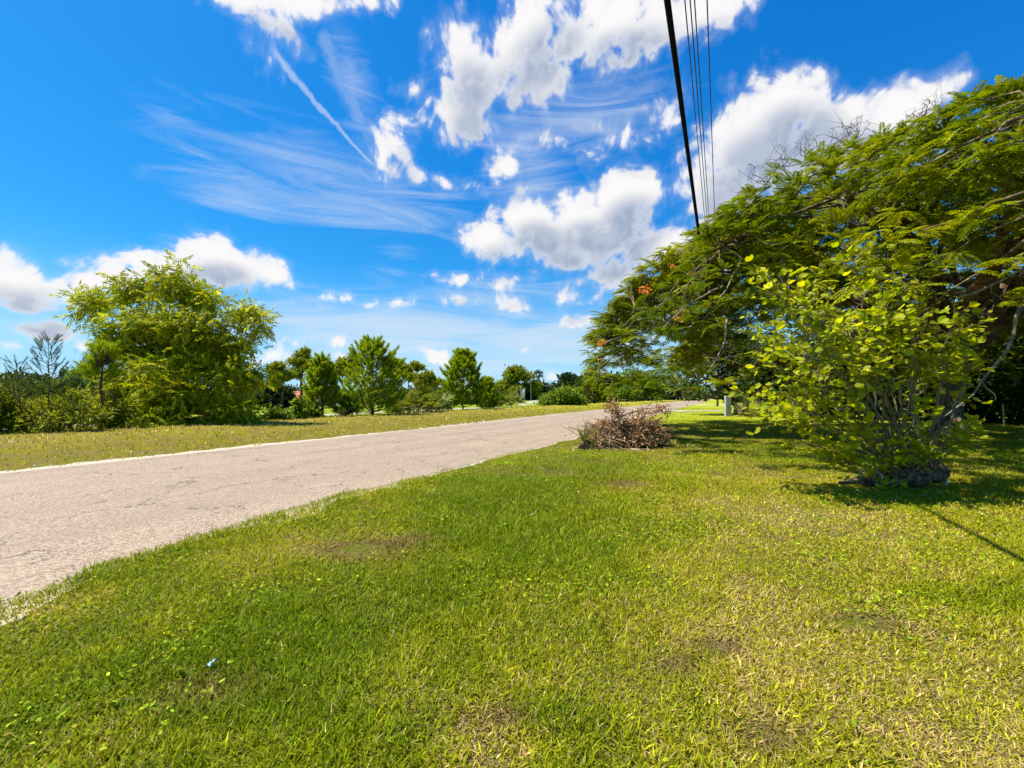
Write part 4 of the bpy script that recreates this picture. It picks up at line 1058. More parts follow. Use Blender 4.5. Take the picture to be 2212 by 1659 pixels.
# strap-leaved clumps (saw palmetto habit)
def fan_clump(name, px, s, label, seed, n_fans, spread, size, c0, c1, cat='palmetto', tall=1.0):
    g = np.random.default_rng(seed); b_, d = at_s(px, s); t_ = thing(name, b_, label, cat)
    st = MB(); fn = MB()
    for k in range(n_fans):
        o = g.normal(0, spread, 2); p0 = b_+[o[0], o[1], 0]; a = g.random()*2*pi; el_ = g.uniform(.25, 1.35)
        dr = np.array([cos(a)*cos(el_), sin(a)*cos(el_), sin(el_)]); L_ = size*g.uniform(.5, 1.1)*tall; c = p0+dr*L_
        st.add(*tube([p0, c], [.02, .012], 4, False))
        m_ = 20; an = np.linspace(-R(105), R(105), m_); sd_ = nrm(np.cross(dr, [0, 0, 1.0])+g.normal(0, .15, 3)); up = np.cross(sd_, dr)
        dd = nrm(np.cos(an)[:, None]*(dr*.8+up*.2)+np.sin(an)[:, None]*sd_+g.normal(0, .08, (m_, 3))+[0, 0, -.12])
        ln_ = size*.62*g.uniform(.8, 1.1, m_)
        hue = g.random((m_, 1))*.5+g.random()*.5
        inst(fn, [(-.4, 0, 0), (.4, 0, 0), (.5, .5, .04), (-.5, .5, .04), (0, 1, -.12)], BLADE_F, np.repeat(c[None], m_, 0), frame(dd, np.repeat(up[None], m_, 0)), np.stack([np.full(m_, .06*size), ln_, ln_], -1), np.array(c0)*(1-hue)+np.array(c1)*hue)
    st.build('stems', M_bark, t_); fn.build('fronds', M_leaf, t_)
fan_clump('palmetto_clump', 905, -22.6, 'wide spiky palmetto clump between the two larger pines', 81, 46, .95, 1.6, (.09, .13, .010), (.30, .32, .06))
fan_clump('palmetto_clump', 1090, -23.5, 'low spiky palmetto clump at the foot of the bushy pine', 82, 24, .9, 1.6, (.12, .17, .010), (.34, .36, .06))
fan_clump('palmetto_clump', 160, -31, 'spiky palm heads showing behind the left shrubs', 83, 34, .8, 1.9, (.04, .08, .012), (.12, .17, .03), tall=1.6)

# ------------------------------------------------------------------ far side of the golf turf
def far_pine(px, top, d, crown, label, seed, tr=.22, group='tall pines beyond the turf', ncl=330, name='tall_pine'):
    g = np.random.default_rng(seed); b_ = at(px, d)
    L_ = lobes_px(crown, d)
    t_ = thing(name, b_, label, 'pine', group)
    mb, cen = foliage(clumps(L_, 4, .42, g), ncl, 24, .50, OVAL_V, LANCE_F, (.15, .18, .005), (.36, .36, .016), g, .36, .38)
    wd = MB(); tp = at(px, d, top+10)
    sp_ = curve(b_-[0, 0, .3], tp, (g.normal(0, .3), 0, 0), 9, .08, g); wd.add(*tube(sp_, np.linspace(tr, .05, 9), 7))
    for i in g.choice(len(cen), 46, replace=False):
        k = np.clip((cen[i, 2]-b_[2])/(tp[2]-b_[2])-.12, .35, .95); j = min(int(k*8), 7); q = sp_[j]*(1-(k*8-j))+sp_[j+1]*(k*8-j)
        wd.add(*tube(curve(q, cen[i], (0, 0, -.15), 5, .1, g), np.linspace(.07, .02, 5), 4, False))
    wd.build('trunk', M_pine, t_, smooth=True); mb.build('crown', M_far, t_)
far_pine(655, 757, 92, [(655,772,26,14,0),(634,786,16,9,1),(676,788,18,10,-1),(656,792,22,12,0),(640,806,16,8,2),(676,806,16,8,0),(662,768,18,11,1)], 'tallest rounded pine with a bare trunk behind the orange roof', 91, .45)
far_pine(607, 788, 84, [(607,797,20,8,0),(592,806,12,7,1),(622,812,16,6,0),(606,816,14,6,-1),(598,826,10,5,0)], 'flat-topped pine left of the tallest pine', 92, .25)
far_pine(745, 770, 96, [(748,780,20,8,0),(735,790,18,8,0),(762,790,20,9,1),(745,806,24,12,0),(722,800,14,9,2)], 'dense pine crowns showing between the narrow pine and the largest pine', 93, .25)
far_pine(716, 785, 100, [(716,794,16,9,0),(702,806,12,8,0),(724,812,14,10,0)], 'thin pine half hidden by the narrow young pine', 94, .2)
far_pine(850, 777, 98, [(850,787,18,9,0),(862,800,22,10,0),(840,806,18,10,0)], 'round-crowned pine peeping out right of the largest pine', 95, .22)
far_pine(882, 790, 92, [(880,797,16,6,0),(872,806,12,5,0),(888,812,14,6,0)], 'slender open pine left of the whitish treetop', 96, .18)
far_pine(902, 781, 96, [(902,787,11,4,0),(897,793,8,3,0),(908,792,7,3,0)], 'thin treetop with sparse pale leaves above the palmetto', 97, .10, ncl=60)
far_pine(925, 808, 90, [(922,815,16,8,0),(934,824,14,8,0),(908,826,16,8,0),(920,838,20,9,0)], 'low open pine between the palmetto and the bushy pine', 98, .18)
g = np.random.default_rng(101)
def far_tree(px, d, lst, label, seed, c0, c1, name='round_tree', ncl=500, size=1.0, spread=.6, group=None, r0=.3, shell=.4, per=9, cat='tree', fork=.2):
    return tree(name, at(px, d), lobes_px(lst, d), label, cat, np.random.default_rng(seed), ncl, per, size, c0, c1, OVAL_V, r0, spread, shell, group, M_far, None, 30, 1.0, fork, clump=(6, .40))
far_tree(598, 100, [(598,846,26,20,0),(575,856,18,14,0),(620,854,16,16,0),(598,862,34,12,0)], 'very dark dense tree beside the house with the orange roof', 102, (.012, .030, .010), (.03, .055, .014), ncl=700, size=.8)
far_tree(1112, 118, [(1090,822,22,20,0),(1125,818,26,22,0),(1105,842,36,16,0),(1145,836,22,18,0),(1080,842,18,14,0),(1112,806,24,12,0)], 'large rounded tree behind the water spray', 103, (.12, .17, .006), (.33, .36, .02), ncl=1500, size=.62, r0=.4, spread=.5, per=12)
far_tree(1150, 122, [(1155,848,24,14,0),(1170,842,14,14,0),(1135,852,20,10,0)], 'dark low shrubbery right of the water spray', 104, (.015, .04, .018), (.04, .075, .02), ncl=500, name='dark_shrubbery')
far_tree(1235, 170, [(1225,824,24,9,0),(1255,826,24,9,0),(1240,836,34,9,0)], 'dark flat-topped tree behind the coconut palm', 105, (.02, .05, .02), (.05, .085, .02), ncl=420, size=1.5, spread=.9)
far_tree(1272, 160, [(1272,815,11,8,0),(1280,828,14,10,0),(1264,830,12,9,0)], 'narrow dark treetop rising right of the flat-topped tree', 106, (.03, .06, .02), (.07, .11, .02), ncl=260, size=1.4, spread=.7)
far_tree(1320, 165, [(1318,820,16,8,0),(1305,828,12,8,0),(1335,826,16,9,0)], 'dark distant tree beyond the broad roadside tree', 107, (.03, .06, .02), (.08, .12, .02), ncl=300, size=1.4, spread=.8)
# continuous far woodland closing the horizon
g = np.random.default_rng(108); mb = MB(); lob = []
for px in np.arange(-700, 2950, 16):
    if px < 1540: d = g.uniform(150, 190)
    else: d = g.uniform(95, 130)
    hpx = {True: g.uniform(14, 26), False: g.uniform(18, 34)}[px < 1540]
    if 560 < px < 790: hpx *= .6
    if 1150 < px < 1230: hpx *= .5
    if px < 110: hpx = g.uniform(34, 48)
    if 1515 < px < 1600: d = g.uniform(330, 380); hpx = g.uniform(6, 9)
    b_ = at(px, d); zt = z_at(HZ-hpx, d); zc = (zt+b_[2])/2
    lob.append((b_[0], b_[1], zc, 14/FX*d*1.4, 4, (zt-b_[2])/2))
    if g.random() < .35 and px < 1500: lob.append((b_[0]+g.normal(0, 3), b_[1]+8, zt, 12/FX*d, 3, 2.2))
mb, cen = foliage(lob, 5200, 9, 1.7, OVAL_V, LANCE_F, (.03, .055, .016), (.09, .125, .022), g, .9, .5)
tag(mb.build('distant_woodland', M_far), 'distant belt of dark green woodland along the horizon', 'woodland', kind='stuff')

# palms far off
def far_palm(name, px, top, d, label, seed, fan):
    g = np.random.default_rng(seed); b_ = at(px, d); tp = at(px, d, top); t_ = thing(name, b_, label, 'palm')
    MB().add(*tube(curve(b_-[0, 0, .2], tp, (.4, 0, 0), 8), np.linspace(.28, .18, 8), 7)).build('trunk', M_pine, t_, smooth=True)
    mb = MB()
    for k in range(22 if fan else 15):
        a = g.random()*2*pi; e_ = g.uniform(-.7, 1.2); dr = np.array([cos(a)*cos(e_), sin(a)*cos(e_), sin(e_)])
        if fan:
            c = tp+dr*.9; m_ = 12; dd = nrm(dr*.7+rdir(m_, g)*.75); inst(mb, NEEDLE_V, NEEDLE_F, np.repeat(c[None], m_, 0), frame(dd, rdir(m_, g)), np.stack([np.full(m_, .22), np.full(m_, 1.1), np.ones(m_)], -1), jitter((.05, .09, .015), m_, .25, g))
        else:
            L_ = 2.6; t_l = np.linspace(0, 1, 9); sp_ = tp+dr*(L_*t_l)[:, None]+np.array([0, 0, -1.0])*(L_*.55*t_l**2)[:, None]
            for q in range(1, 9):
                for sg in (-1, 1):
                    sdv = nrm(np.cross(dr, [0, 0, 1.0]))*sg; dd = nrm(sdv*.8+dr*.5+[0, 0, -.5])[None]
                    inst(mb, NEEDLE_V, NEEDLE_F, sp_[q][None], frame(dd, np.array([[0, 0, 1.0]])), np.array([[.24, .75, 1]]), jitter((.035, .07, .015), 1, .25, g))
            mb.add(*tube(sp_, np.linspace(.06, .02, 9), 4, False), c=(.05, .08, .02))
    mb.build('fronds', M_far, t_)
far_palm('fan_palm', 1163, 810, 124, 'fan palm with a round head right of the large rounded tree', 111, True)
far_palm('coconut_palm', 1195, 828, 150, 'coconut palm with drooping fronds left of the flat-topped tree', 112, False)
far_palm('fan_palm', 1178, 838, 126, 'short fan palm below the taller fan palm', 113, True)

# house with the orange tiled roof
M_wall = plain('cream_stucco', (.55, .47, .38), .9, .1, .08, 3)
m, t, out = newmat('orange_roof_tile'); M_tile = m
tcn = t.nodes.new('ShaderNodeTexCoord'); wv = t.nodes.new('ShaderNodeTexWave'); wv.inputs['Scale'].default_value = 4.0; wv.bands_direction = 'X'; link(t, tcn.outputs['Object'], wv.inputs[0])
b = bsdf(t, .85, .15); link(t, mixc(t, mth(t, 'MULTIPLY_ADD', wv.outputs['Fac'], .5, mth(t, 'MULTIPLY', noise(t, tcn.outputs['Object'], 2.5, 5), .5)), (.34, .10, .045), (.62, .24, .12)), b.inputs['Base Color']); link(t, b.outputs[0], out.inputs[0])
M_glass = plain('dark_window_glass', (.02, .025, .03), .1, .6, .1, 3)
M_trim = plain('brown_trim', (.10, .07, .05), .8)
hb = at(634, 132); t_h = thing('house', hb, 'single-storey cream house with an orange tiled hip roof beyond the turf', 'house')
def box(mb, x0, x1, y0, y1, z0, z1, c=(1, 1, 1)):
    v = [(x0,y0,z0),(x1,y0,z0),(x1,y1,z0),(x0,y1,z0),(x0,y0,z1),(x1,y0,z1),(x1,y1,z1),(x0,y1,z1)]
    return mb.add(v, [np.array([[0,3,2,1],[4,5,6,7],[0,1,5,4],[1,2,6,5],[2,3,7,6],[3,0,4,7]])], c)
hx, hy, hz = hb
box(MB(), hx-8, hx+7.6, hy, hy+9, hz-.3, hz+2.6).build('wall', M_wall, t_h)
rf = MB(); e = .7
ev = [(hx-8-e, hy-e, hz+2.603), (hx+7.6+e, hy-e, hz+2.603), (hx+7.6+e, hy+9+e, hz+2.603), (hx-8-e, hy+9+e, hz+2.603), (hx-3.5, hy+4.5, hz+4.7), (hx+2.2, hy+4.5, hz+4.7)]
rf.add(ev, [np.array([[0, 1, 5, 4], [2, 3, 4, 5], [0, 3, 2, 1]]), np.array([[1, 2, 5], [3, 0, 4]])]).build('roof', M_tile, t_h)
wb = MB(); box(wb, hx-8.7, hx+8.3, hy-e-.12, hy-e-.003, hz+2.42, hz+2.70).build('fascia', M_trim, t_h)
for (x, w, z0, z1) in [(-5.2, 1.5, .9, 2.1), (2.6, 1.8, .9, 2.1), (5.6, 1.2, .9, 2.1)]:
    fr_ = MB(); box(fr_, hx+x-w/2-.08, hx+x+w/2+.08, hy-.06, hy-.003, hz+z0-.08, hz+z1+.08); f_o = fr_.build('window', M_trim, t_h)
    pn = MB(); box(pn, hx+x-w/2, hx+x+w/2, hy-.09, hy-.063, hz+z0, hz+z1); po = pn.build('pane', M_glass, None, base=hb); po.location = (0, 0, 0); po.parent = f_o
dr_ = MB(); box(dr_, hx-1.6, hx-.5, hy-.07, hy-.003, hz-.1, hz+2.05).build('door', M_trim, t_h)

gw = MB(); gb = at(742, 128); box(gw, gb[0]-4.5, gb[0]+4.2, gb[1], gb[1]+.2, gb[2]-.2, gb[2]+1.1); box(gw, gb[0]-4.55, gb[0]+4.25, gb[1]-.05, gb[1]+.25, gb[2]+1.103, gb[2]+1.2)
tag(gw.build('garden_wall', plain('white_wall_paint', (.72, .68, .62), .85), None, base=gb), 'low white garden wall seen between the young pines', 'wall')
# irrigation spray and slender posts on the green
fb, fd = at(1133, 105), 105
g = np.random.default_rng(120); mb = MB(); m_ = 2600; tt = g.random(m_)
jx = -1.6*tt**2*g.uniform(.1, 1.0, m_)-.05; jz = 3.4*(1-(1-tt)**1.0)*1.0
hgt = 3.5*np.where(tt < .5, tt*2, 1)*1.0
u = g.random(m_); tx = u; px_ = -1.2*u**1.4*g.random(m_)**1.2; pz = 2.8*(1-u*g.uniform(.0, 1.0, m_))*g.uniform(.85, 1, m_)
pos = np.stack([fb[0]+px_+g.normal(0, .06, m_), fb[1]+g.normal(0, .2, m_), fb[2]+np.maximum(pz, .05)], -1)
cu = g.random(700)**1.3; core = np.stack([fb[0]+g.normal(0, .035, 700)*(.6+cu)-.1*cu, np.full(700, fb[1]), fb[2]+2.9*cu], -1); pos = np.concatenate([pos, core]); m_ = len(pos)
inst(mb, [(-.5, 0, 0), (.5, 0, 0), (0, 1, 0), (0, .3, .5)], [np.array([[0, 1, 3], [1, 2, 3], [2, 0, 3], [0, 2, 1]])], pos, frame(nrm(g.normal(0, .2, (m_, 3))+[0, 0, 1]), rdir(m_, g)), np.stack([np.full(m_, .022), np.full(m_, .10), np.full(m_, .022)], -1), np.array([[.85, .9, .95]]).repeat(m_, 0))
m, t, out = newmat('water_spray'); b = bsdf(t, .3, .5); b.inputs['Base Color'].default_value = (.85, .9, .95, 1); tr = t.nodes.new('ShaderNodeBsdfTranslucent'); tr.inputs['Color'].default_value = (.85, .9, .95, 1); mx = t.nodes.new('ShaderNodeMixShader'); mx.inputs[0].default_value = .5; link(t, b.outputs[0], mx.inputs[1]); link(t, tr.outputs[0], mx.inputs[2]); link(t, mx.outputs[0], out.inputs[0])
tag(mb.build('water_jet', m, None, base=fb), 'white jet of irrigation water spraying up from the golf green', 'water jet')
M_pale_paint = plain('pale_paint', (.40, .36, .28), .8)
for px, h, lab in [(1117, 2.4, 'thin pale pole left of the water jet'), (1125, 2.9, 'thin pale pole with a small knob just left of the water jet'), (1147, 6.0, 'tall thin palm-like pole right of the water jet')]:
    q = at(px, 106); pm = MB(); pm.add(*tube([q-[0, 0, .2], q+[0, 0, h]], [.05, .04], 8)); pm.add(*tube([q+[0, 0, h], q+[0, 0, h+.06], q+[0, 0, h+.25]], [.06, .14, .10], 8))
    tag(pm.build('pole', M_pale_paint, None, base=q, smooth=False), lab, 'pole')

# ------------------------------------------------------------------ behind the big tree: shade hedge, dark tree, post, stakes
g = np.random.default_rng(131)
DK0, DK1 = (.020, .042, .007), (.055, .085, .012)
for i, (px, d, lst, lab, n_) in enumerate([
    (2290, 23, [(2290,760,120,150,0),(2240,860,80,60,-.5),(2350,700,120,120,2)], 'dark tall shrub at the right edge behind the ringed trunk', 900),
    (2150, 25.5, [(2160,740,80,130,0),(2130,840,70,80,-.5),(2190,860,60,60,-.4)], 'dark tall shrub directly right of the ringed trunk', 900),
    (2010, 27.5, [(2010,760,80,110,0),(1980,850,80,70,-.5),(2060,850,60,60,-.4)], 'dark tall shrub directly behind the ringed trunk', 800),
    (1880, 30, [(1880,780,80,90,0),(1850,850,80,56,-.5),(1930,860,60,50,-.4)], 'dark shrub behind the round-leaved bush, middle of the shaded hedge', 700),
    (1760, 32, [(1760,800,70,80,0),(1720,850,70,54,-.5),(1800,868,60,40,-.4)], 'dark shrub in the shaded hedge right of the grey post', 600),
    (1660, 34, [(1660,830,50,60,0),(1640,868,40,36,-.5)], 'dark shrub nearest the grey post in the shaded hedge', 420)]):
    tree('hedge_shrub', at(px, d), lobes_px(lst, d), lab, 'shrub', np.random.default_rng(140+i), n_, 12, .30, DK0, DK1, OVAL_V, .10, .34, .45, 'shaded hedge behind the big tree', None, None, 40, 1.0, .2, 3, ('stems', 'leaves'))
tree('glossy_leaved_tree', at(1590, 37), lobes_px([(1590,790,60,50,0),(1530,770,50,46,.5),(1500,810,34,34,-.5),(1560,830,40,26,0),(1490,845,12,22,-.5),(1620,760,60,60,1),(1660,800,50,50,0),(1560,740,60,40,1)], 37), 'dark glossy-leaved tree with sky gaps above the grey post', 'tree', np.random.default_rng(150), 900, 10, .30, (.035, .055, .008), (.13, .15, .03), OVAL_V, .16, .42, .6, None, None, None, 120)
# grey concrete post
q = at(1572, 33.2); t_post = thing('concrete_post', q, 'tall square grey concrete post at the lawn edge by the driveway', 'post')
pm = MB(); w = .215; hgt = z_at(855, 33.2)-q[2]
import itertools
def chamfer_post(mb, c, w, dpt, z0, z1, ch=.02):
    prof = [(-w+ch, -dpt), (w-ch, -dpt), (w, -dpt+ch), (w, dpt-ch), (w-ch, dpt), (-w+ch, dpt), (-w, dpt-ch), (-w, -dpt+ch)]
    v = [(c[0]+x, c[1]+y, z0) for x, y in prof]+[(c[0]+x, c[1]+y, z1-.03) for x, y in prof]+[(c[0]+x*.9, c[1]+y*.9, z1) for x, y in prof]
    f = [[i, (i+1) % 8, 8+(i+1) % 8, 8+i] for i in range(8)]+[[8+i, 8+(i+1) % 8, 16+(i+1) % 8, 16+i] for i in range(8)]
    mb.add(v, [np.array(f), np.array([[16, 17, 18, 19, 20, 21, 22, 23]])])
chamfer_post(pm, q, w, .12, q[2]-.1, q[2]+hgt); pm.build('shaft', M_post, t_post)
pl_ = MB(); box(pl_, q[0]-.05, q[0]+.07, q[1]-.137, q[1]-.123, q[2]+.62, q[2]+.68); pl_.build('marker_plate', M_trim, t_post)
pl_ = MB(); box(pl_, q[0]-.20, q[0]+.04, q[1]-.135, q[1]-.123, q[2]+.26, q[2]+.30); pl_.build('stain_strip', M_trim, t_post)
# dead hanging fronds right of the post
g = np.random.default_rng(160); q = at(1622, 32.5); mb = MB()
for k in range(46):
    a = g.random()*2*pi; o = np.array([g.normal(0, .45), g.normal(0, .3), g.uniform(.55, 1.1)])
    p0 = q+o; p1 = q+[o[0]*1.2+.35*cos(a), o[1]+.3*sin(a), 0.02]
    mb.add(*tube(curve(p0, p1, (.18*cos(a), .1, .22), 7, .02, g), [.018, .022, .022, .02, .016, .012, .006], 4, False), c=tuple(np.array((.16, .12, .05))*g.uniform(.5, 1.6)))
tag(mb.build('dead_fronds', M_dead, None, base=q), 'drooping dead fronds hanging to the lawn right of the grey post', 'fronds')
def stake(px, d, h, r, col, label, name='stake', lean=0.):
    q = at(px, d); pm = MB(); pm.add(*tube([q-[0, 0, .08], q+[lean*.5, 0, h*.5], q+[lean, 0, h*.97], q+[lean, 0, h]], [r, r, r, r*.55], 8))
    tag(pm.build(name, plain(name+'_paint', col, .6), None, base=q), label, 'stake')
stake(1637, 31.5, .55, .028, (.62, .60, .52), 'short white stake in the shade at the foot of the hedge', 'marker_stake')
stake(1612, 14.6, .24, .016, (.10, .16, .10), 'small green stake standing alone in the shaded lawn', 'sprinkler_stake')
stake(2170, 22.2, 1.12, .035, (.42, .36, .20), 'tall bamboo-coloured stake by the dark hedge at the right edge', 'wooden_stake', -.10)
tk = at(2203, 24.0); tm = thing('slim_tree', tk, 'slim grey tree trunk in deep shade at the right edge', 'tree')
MB().add(*tube(curve(tk-[0, 0, .1], tk+[.2, .1, 4.5], (.1, 0, 0), 8, .03, g), np.linspace(.24, .14, 8), 10)).build('trunk', M_bark, tm, smooth=True)
mb, cen = foliage([(tk[0]+.2, tk[1], 4.9, 1.3, 1.3, .9)], 120, 10, .3, OVAL_V, LANCE_F, DK0, DK1, g, .3); mb.build('crown', M_leaf, tm)

# ------------------------------------------------------------------ brush pile by the road
g = np.random.default_rng(171)
PD = 13.4
pc = at(1348, PD); t_k = thing('brush_pile', pc, 'heap of cut branches with curled brown dead leaves at the road edge', 'brush pile')
def mound_z(x, y):
    u = ((x-pc[0]-.08)/1.36)**2+((y-pc[1])/1.0)**2
    return np.clip(1-u, 0, 1)**.62*(.92+.16*np.sin(x*3.1)+.10*np.sin(y*4+1))
core = MB(); rr_ = np.linspace(0, 1, 9); aa = np.linspace(0, 2*pi, 25)[:-1]
cv = [(pc[0], pc[1], pc[2]+.60)]
for r in rr_[1:]:
    for a in aa:
        x = pc[0]+1.2*r*cos(a); y = pc[1]+.85*r*sin(a); cv.append((x, y, pc[2]+max(mound_z(np.array(x), np.array(y)), 0)*.72+(vnoise(np.array(x*6), np.array(y*6))-.5)*.2-.05))
cf3 = np.array([[0, 1+j, 1+(j+1) % 24] for j in range(24)]); cf4 = np.array([[1+(i-1)*24+j, 1+i*24+j, 1+i*24+(j+1) % 24, 1+(i-1)*24+(j+1) % 24] for i in range(1, 8) for j in range(24)])
core.add(cv, [cf3, cf4]).build('filler_core', plain('dark_core_fill', (.035, .02, .012), .95, .05, .4, 12), t_k, smooth=True)  # added dark filler mound inside the heap, blocks the view through its gaps
brm = MB()
for k in range(430):
    a = g.random()*2*pi; r = math.sqrt(g.random()); x = pc[0]+1.25*r*cos(a); y = pc[1]+.9*r*sin(a)-.05; z = pc[2]+float(mound_z(np.array(x), np.array(y)))*g.uniform(.3, 1.05)
    a2 = g.random()*2*pi; L_ = g.uniform(.25, 1.2); dd = np.array([cos(a2), sin(a2)*.8, g.normal(-.05, .35)])*L_
    p0 = np.array([x, y, z])-dd*.5; p1 = np.array([x, y, z])+dd*.5; p0[2] = max(p0[2], pc[2]+.02); p1[2] = max(p1[2], pc[2]+.02)
    brm.add(*tube(curve(p0, p1, g.normal(0, .08, 3), 6, .015, g), np.linspace(g.uniform(.008, .022), .004, 6), 5))
pole0 = at(1320, PD-.4, 908); pole1 = at(1400, PD-.7, 882); pole2 = at(1445, PD-.8, 872)
brm.add(*tube(curve(pole0, pole1, (0, 0, .04), 8, .01, g), np.linspace(.026, .016, 8), 7)); brm.add(*tube(curve(pole1, pole2, (0, 0, -.03), 6, .01, g), np.linspace(.012, .004, 6), 5))
up0 = at(1338, PD-.3, 915); up1 = at(1312, PD-.3, 870); brm.add(*tube(curve(up0, up1, (.08, 0, .0), 8, .015, g), np.linspace(.016, .006, 8), 5))
up2 = at(1325, PD-.3, 866); brm.add(*tube(curve(up0, up2, (.03, 0, .0), 8, .015, g), np.linspace(.014, .005, 8), 5))
for k in range(12):
    x = g.uniform(1230, 1300); a = at(x, PD-.2, g.uniform(925, 945)); brm.add(*tube(curve(a, a+np.array([g.normal(-.1, .35), g.normal(0, .3), g.uniform(.1, .5)]), g.normal(0, .08, 3), 6, .015, g), np.linspace(.010, .003, 6), 4))
for (x0, y0, x1, y1) in [(1385,905,1452,868),(1400,915,1460,880),(1360,895,1418,858),(1345,900,1290,872),(1300,925,1268,900),(1420,935,1462,920),(1410,945,1470,945),(1330,895,1352,858),(1375,890,1410,866)]:
    a = at(x0, PD-.3, y0); b_ = at(x1, PD-.3+g.normal(0, .3), y1); c = curve(a, b_, g.normal(0, .06, 3), 8, .02, g); brm.add(*tube(c, np.linspace(.012, .003, 8), 5))
    for k in range(3):
        q = c[g.integers(3, 7)]; brm.add(*tube(curve(q, q+g.normal(0, .2, 3)+[0, 0, .08], g.normal(0, .03, 3), 4, .01, g), np.linspace(.006, .002, 4), 4))
brm.build('cut_branches', M_twig, t_k, smooth=True)
n = 5400; a = g.random(n)*2*pi; r = np.sqrt(g.random(n)); x = pc[0]+.08+1.32*r*np.cos(a); y = pc[1]+.98*r*np.sin(a)
z = pc[2]+mound_z(x, y)*(1-.5*g.random(n)**2)+g.normal(0, .03, n)
pos = np.stack([x, y, np.maximum(z, pc[2]+.02)], -1)
ex = []
for (x_, y_, rx, ry, m_) in [(1325,878,18,14,230),(1330,893,16,12,150),(1392,890,24,9,150),(1425,882,14,7,90),(1440,890,6,8,36),(1370,905,40,8,160),(1300,918,30,8,90),(1290,945,60,6,70),(1400,957,60,5,70)]:
    c = at(x_, PD-.5, y_); ex.append(c+g.normal(0, .55, (m_, 3))*np.array([rx, rx, ry])/FX*PD)
pos = np.concatenate([pos]+ex); n = len(pos); pos[:, 2] = np.maximum(pos[:, 2], .03)
mb = MB(); hue = g.random((n, 1))**1.3
col = (np.array([.085, .048, .022])*(1-hue)+np.array([.33, .215, .105])*hue)*np.exp(g.normal(0, .25, (n, 1)))
CURL_V = [(0, 0, 0), (.2, .3, .12), (.16, .7, .05), (0, 1, -.25), (-.16, .7, .05), (-.2, .3, .12)]
sc = g.uniform(.05, .125, n)
col = col*2.5
inst(mb, CURL_V, LANCE_F, pos, frame(rdir(n, g)+[0, 0, -.3], rdir(n, g)), np.stack([sc*g.uniform(.5, 1.0, n), sc, sc], -1), col)
mb.build('dead_leaves', M_dead, t_k)
# uprooted strap-leaved plant at the left end of the pile
yc = at(1252, PD-1.15); t_y = thing('uprooted_strap_plant', yc, 'cut yellow-green strap-leaved plant lying at the left end of the heap', 'plant')
mb = MB()
def strap(mb, p0, d, L_, w, col, bendpt=None, drop=.25, g=g):
    t_l = np.linspace(0, 1, 8); d = nrm(d)
    p = p0+d*(L_*t_l)[:, None]+np.array([0, 0, -1.0])*(drop*L_*t_l**2)[:, None]
    if bendpt is not None:
        k = int(bendpt*7); fd = nrm(np.array([g.normal(.3, .5), g.normal(0, .3), -.9]))
        for i in range(k+1, 8): p[i] = p[k]+fd*(L_*(t_l[i]-t_l[k]))
    p[:, 2] = np.maximum(p[:, 2], .025)
    s_ = nrm(np.cross(d, [0, 0, 1.0])+g.normal(0, .2, 3)); wv_ = w*np.array([.7, .9, 1, 1, .95, .8, .5, .06])
    v = np.stack([p-s_*wv_[:, None]/2, p+[0, 0, -.012], p+s_*wv_[:, None]/2], 1).reshape(-1, 3)
    i = np.arange(7)[:, None]*3; f = np.concatenate([i+np.array([[0, 1, 4, 3]]), i+np.array([[1, 2, 5, 4]])])
    mb.add(v, f, col)
hd = yc+[.12, 0, .14]
for k in range(34):
    a = g.uniform(-.3, 1.6); dr = np.array([-cos(a)*g.uniform(.3, 1) if g.random() < .4 else cos(a)*g.uniform(.2, 1), g.normal(0, .4), sin(a)*.9+.25])
    hue = g.random(); strap(mb, hd, dr, g.uniform(.45, .85), .055, tuple(np.array((.09, .12, .012))*(1-hue)+np.array((.30, .28, .04))*hue), g.uniform(.5, .8) if g.random() < .3 else None)
for (dx, dz, bp_) in [(-.25, 1, .85), (-.12, 1, .8), (.05, 1, .9), (.22, 1.0, None), (-.32, .9, .8)]: strap(mb, hd, (dx, -.1, dz), .88, .05, (.17, .18, .02), bp_, .05)
mb.build('strap_leaves', M_leaf, t_y)
cr = MB(); cr.add(*logtube(np.array([yc+[.0, .05, .06], yc+[.08, 0, .12], yc+[.2, 0, .16], yc+[.34, .02, .14]]), [.09, .12, .11, .06], 12, .3, 5)); cr.build('root_crown', M_stump, t_y, smooth=True)
# pale dry palm straps pulled out in front of the pile
t_d = thing('dry_palm_straps', at(1300, PD-1.1), 'bleached tan palm straps spilling from the front of the heap', 'dead fronds')
mb = MB()
for k in range(60):
    p0 = at(g.uniform(1262, 1330), PD-.9+g.normal(0, .15)); p0[2] += g.uniform(.03, .35); dr = np.array([g.uniform(-.2, 1.0), g.uniform(-.6, .1), g.uniform(-.15, .35)])
    if k < 12: dr = np.array([g.uniform(-.1, .35), -.35, -.9]); p0[2] = .45+g.normal(0, .05); p0[0] = at(g.uniform(1305, 1320), PD-.9)[0]
    strap(mb, p0, dr, g.uniform(.4, .8), g.uniform(.025, .055), tuple(np.array((.52, .38, .22))*g.uniform(.55, 1.25)), None, g.uniform(.1, .35))
for k in range(16):
    p0 = at(g.uniform(1230, 1370), PD-1.0+g.normal(0, .2)); p0[2] += .04; strap(mb, p0, np.array([g.normal(.3, 1), g.normal(-.3, .4), .02]), g.uniform(.3, .7), .035, tuple(np.array((.58, .47, .28))*g.uniform(.6, 1.2)), None, .02)
mb.build('dry_straps', M_dead, t_d)

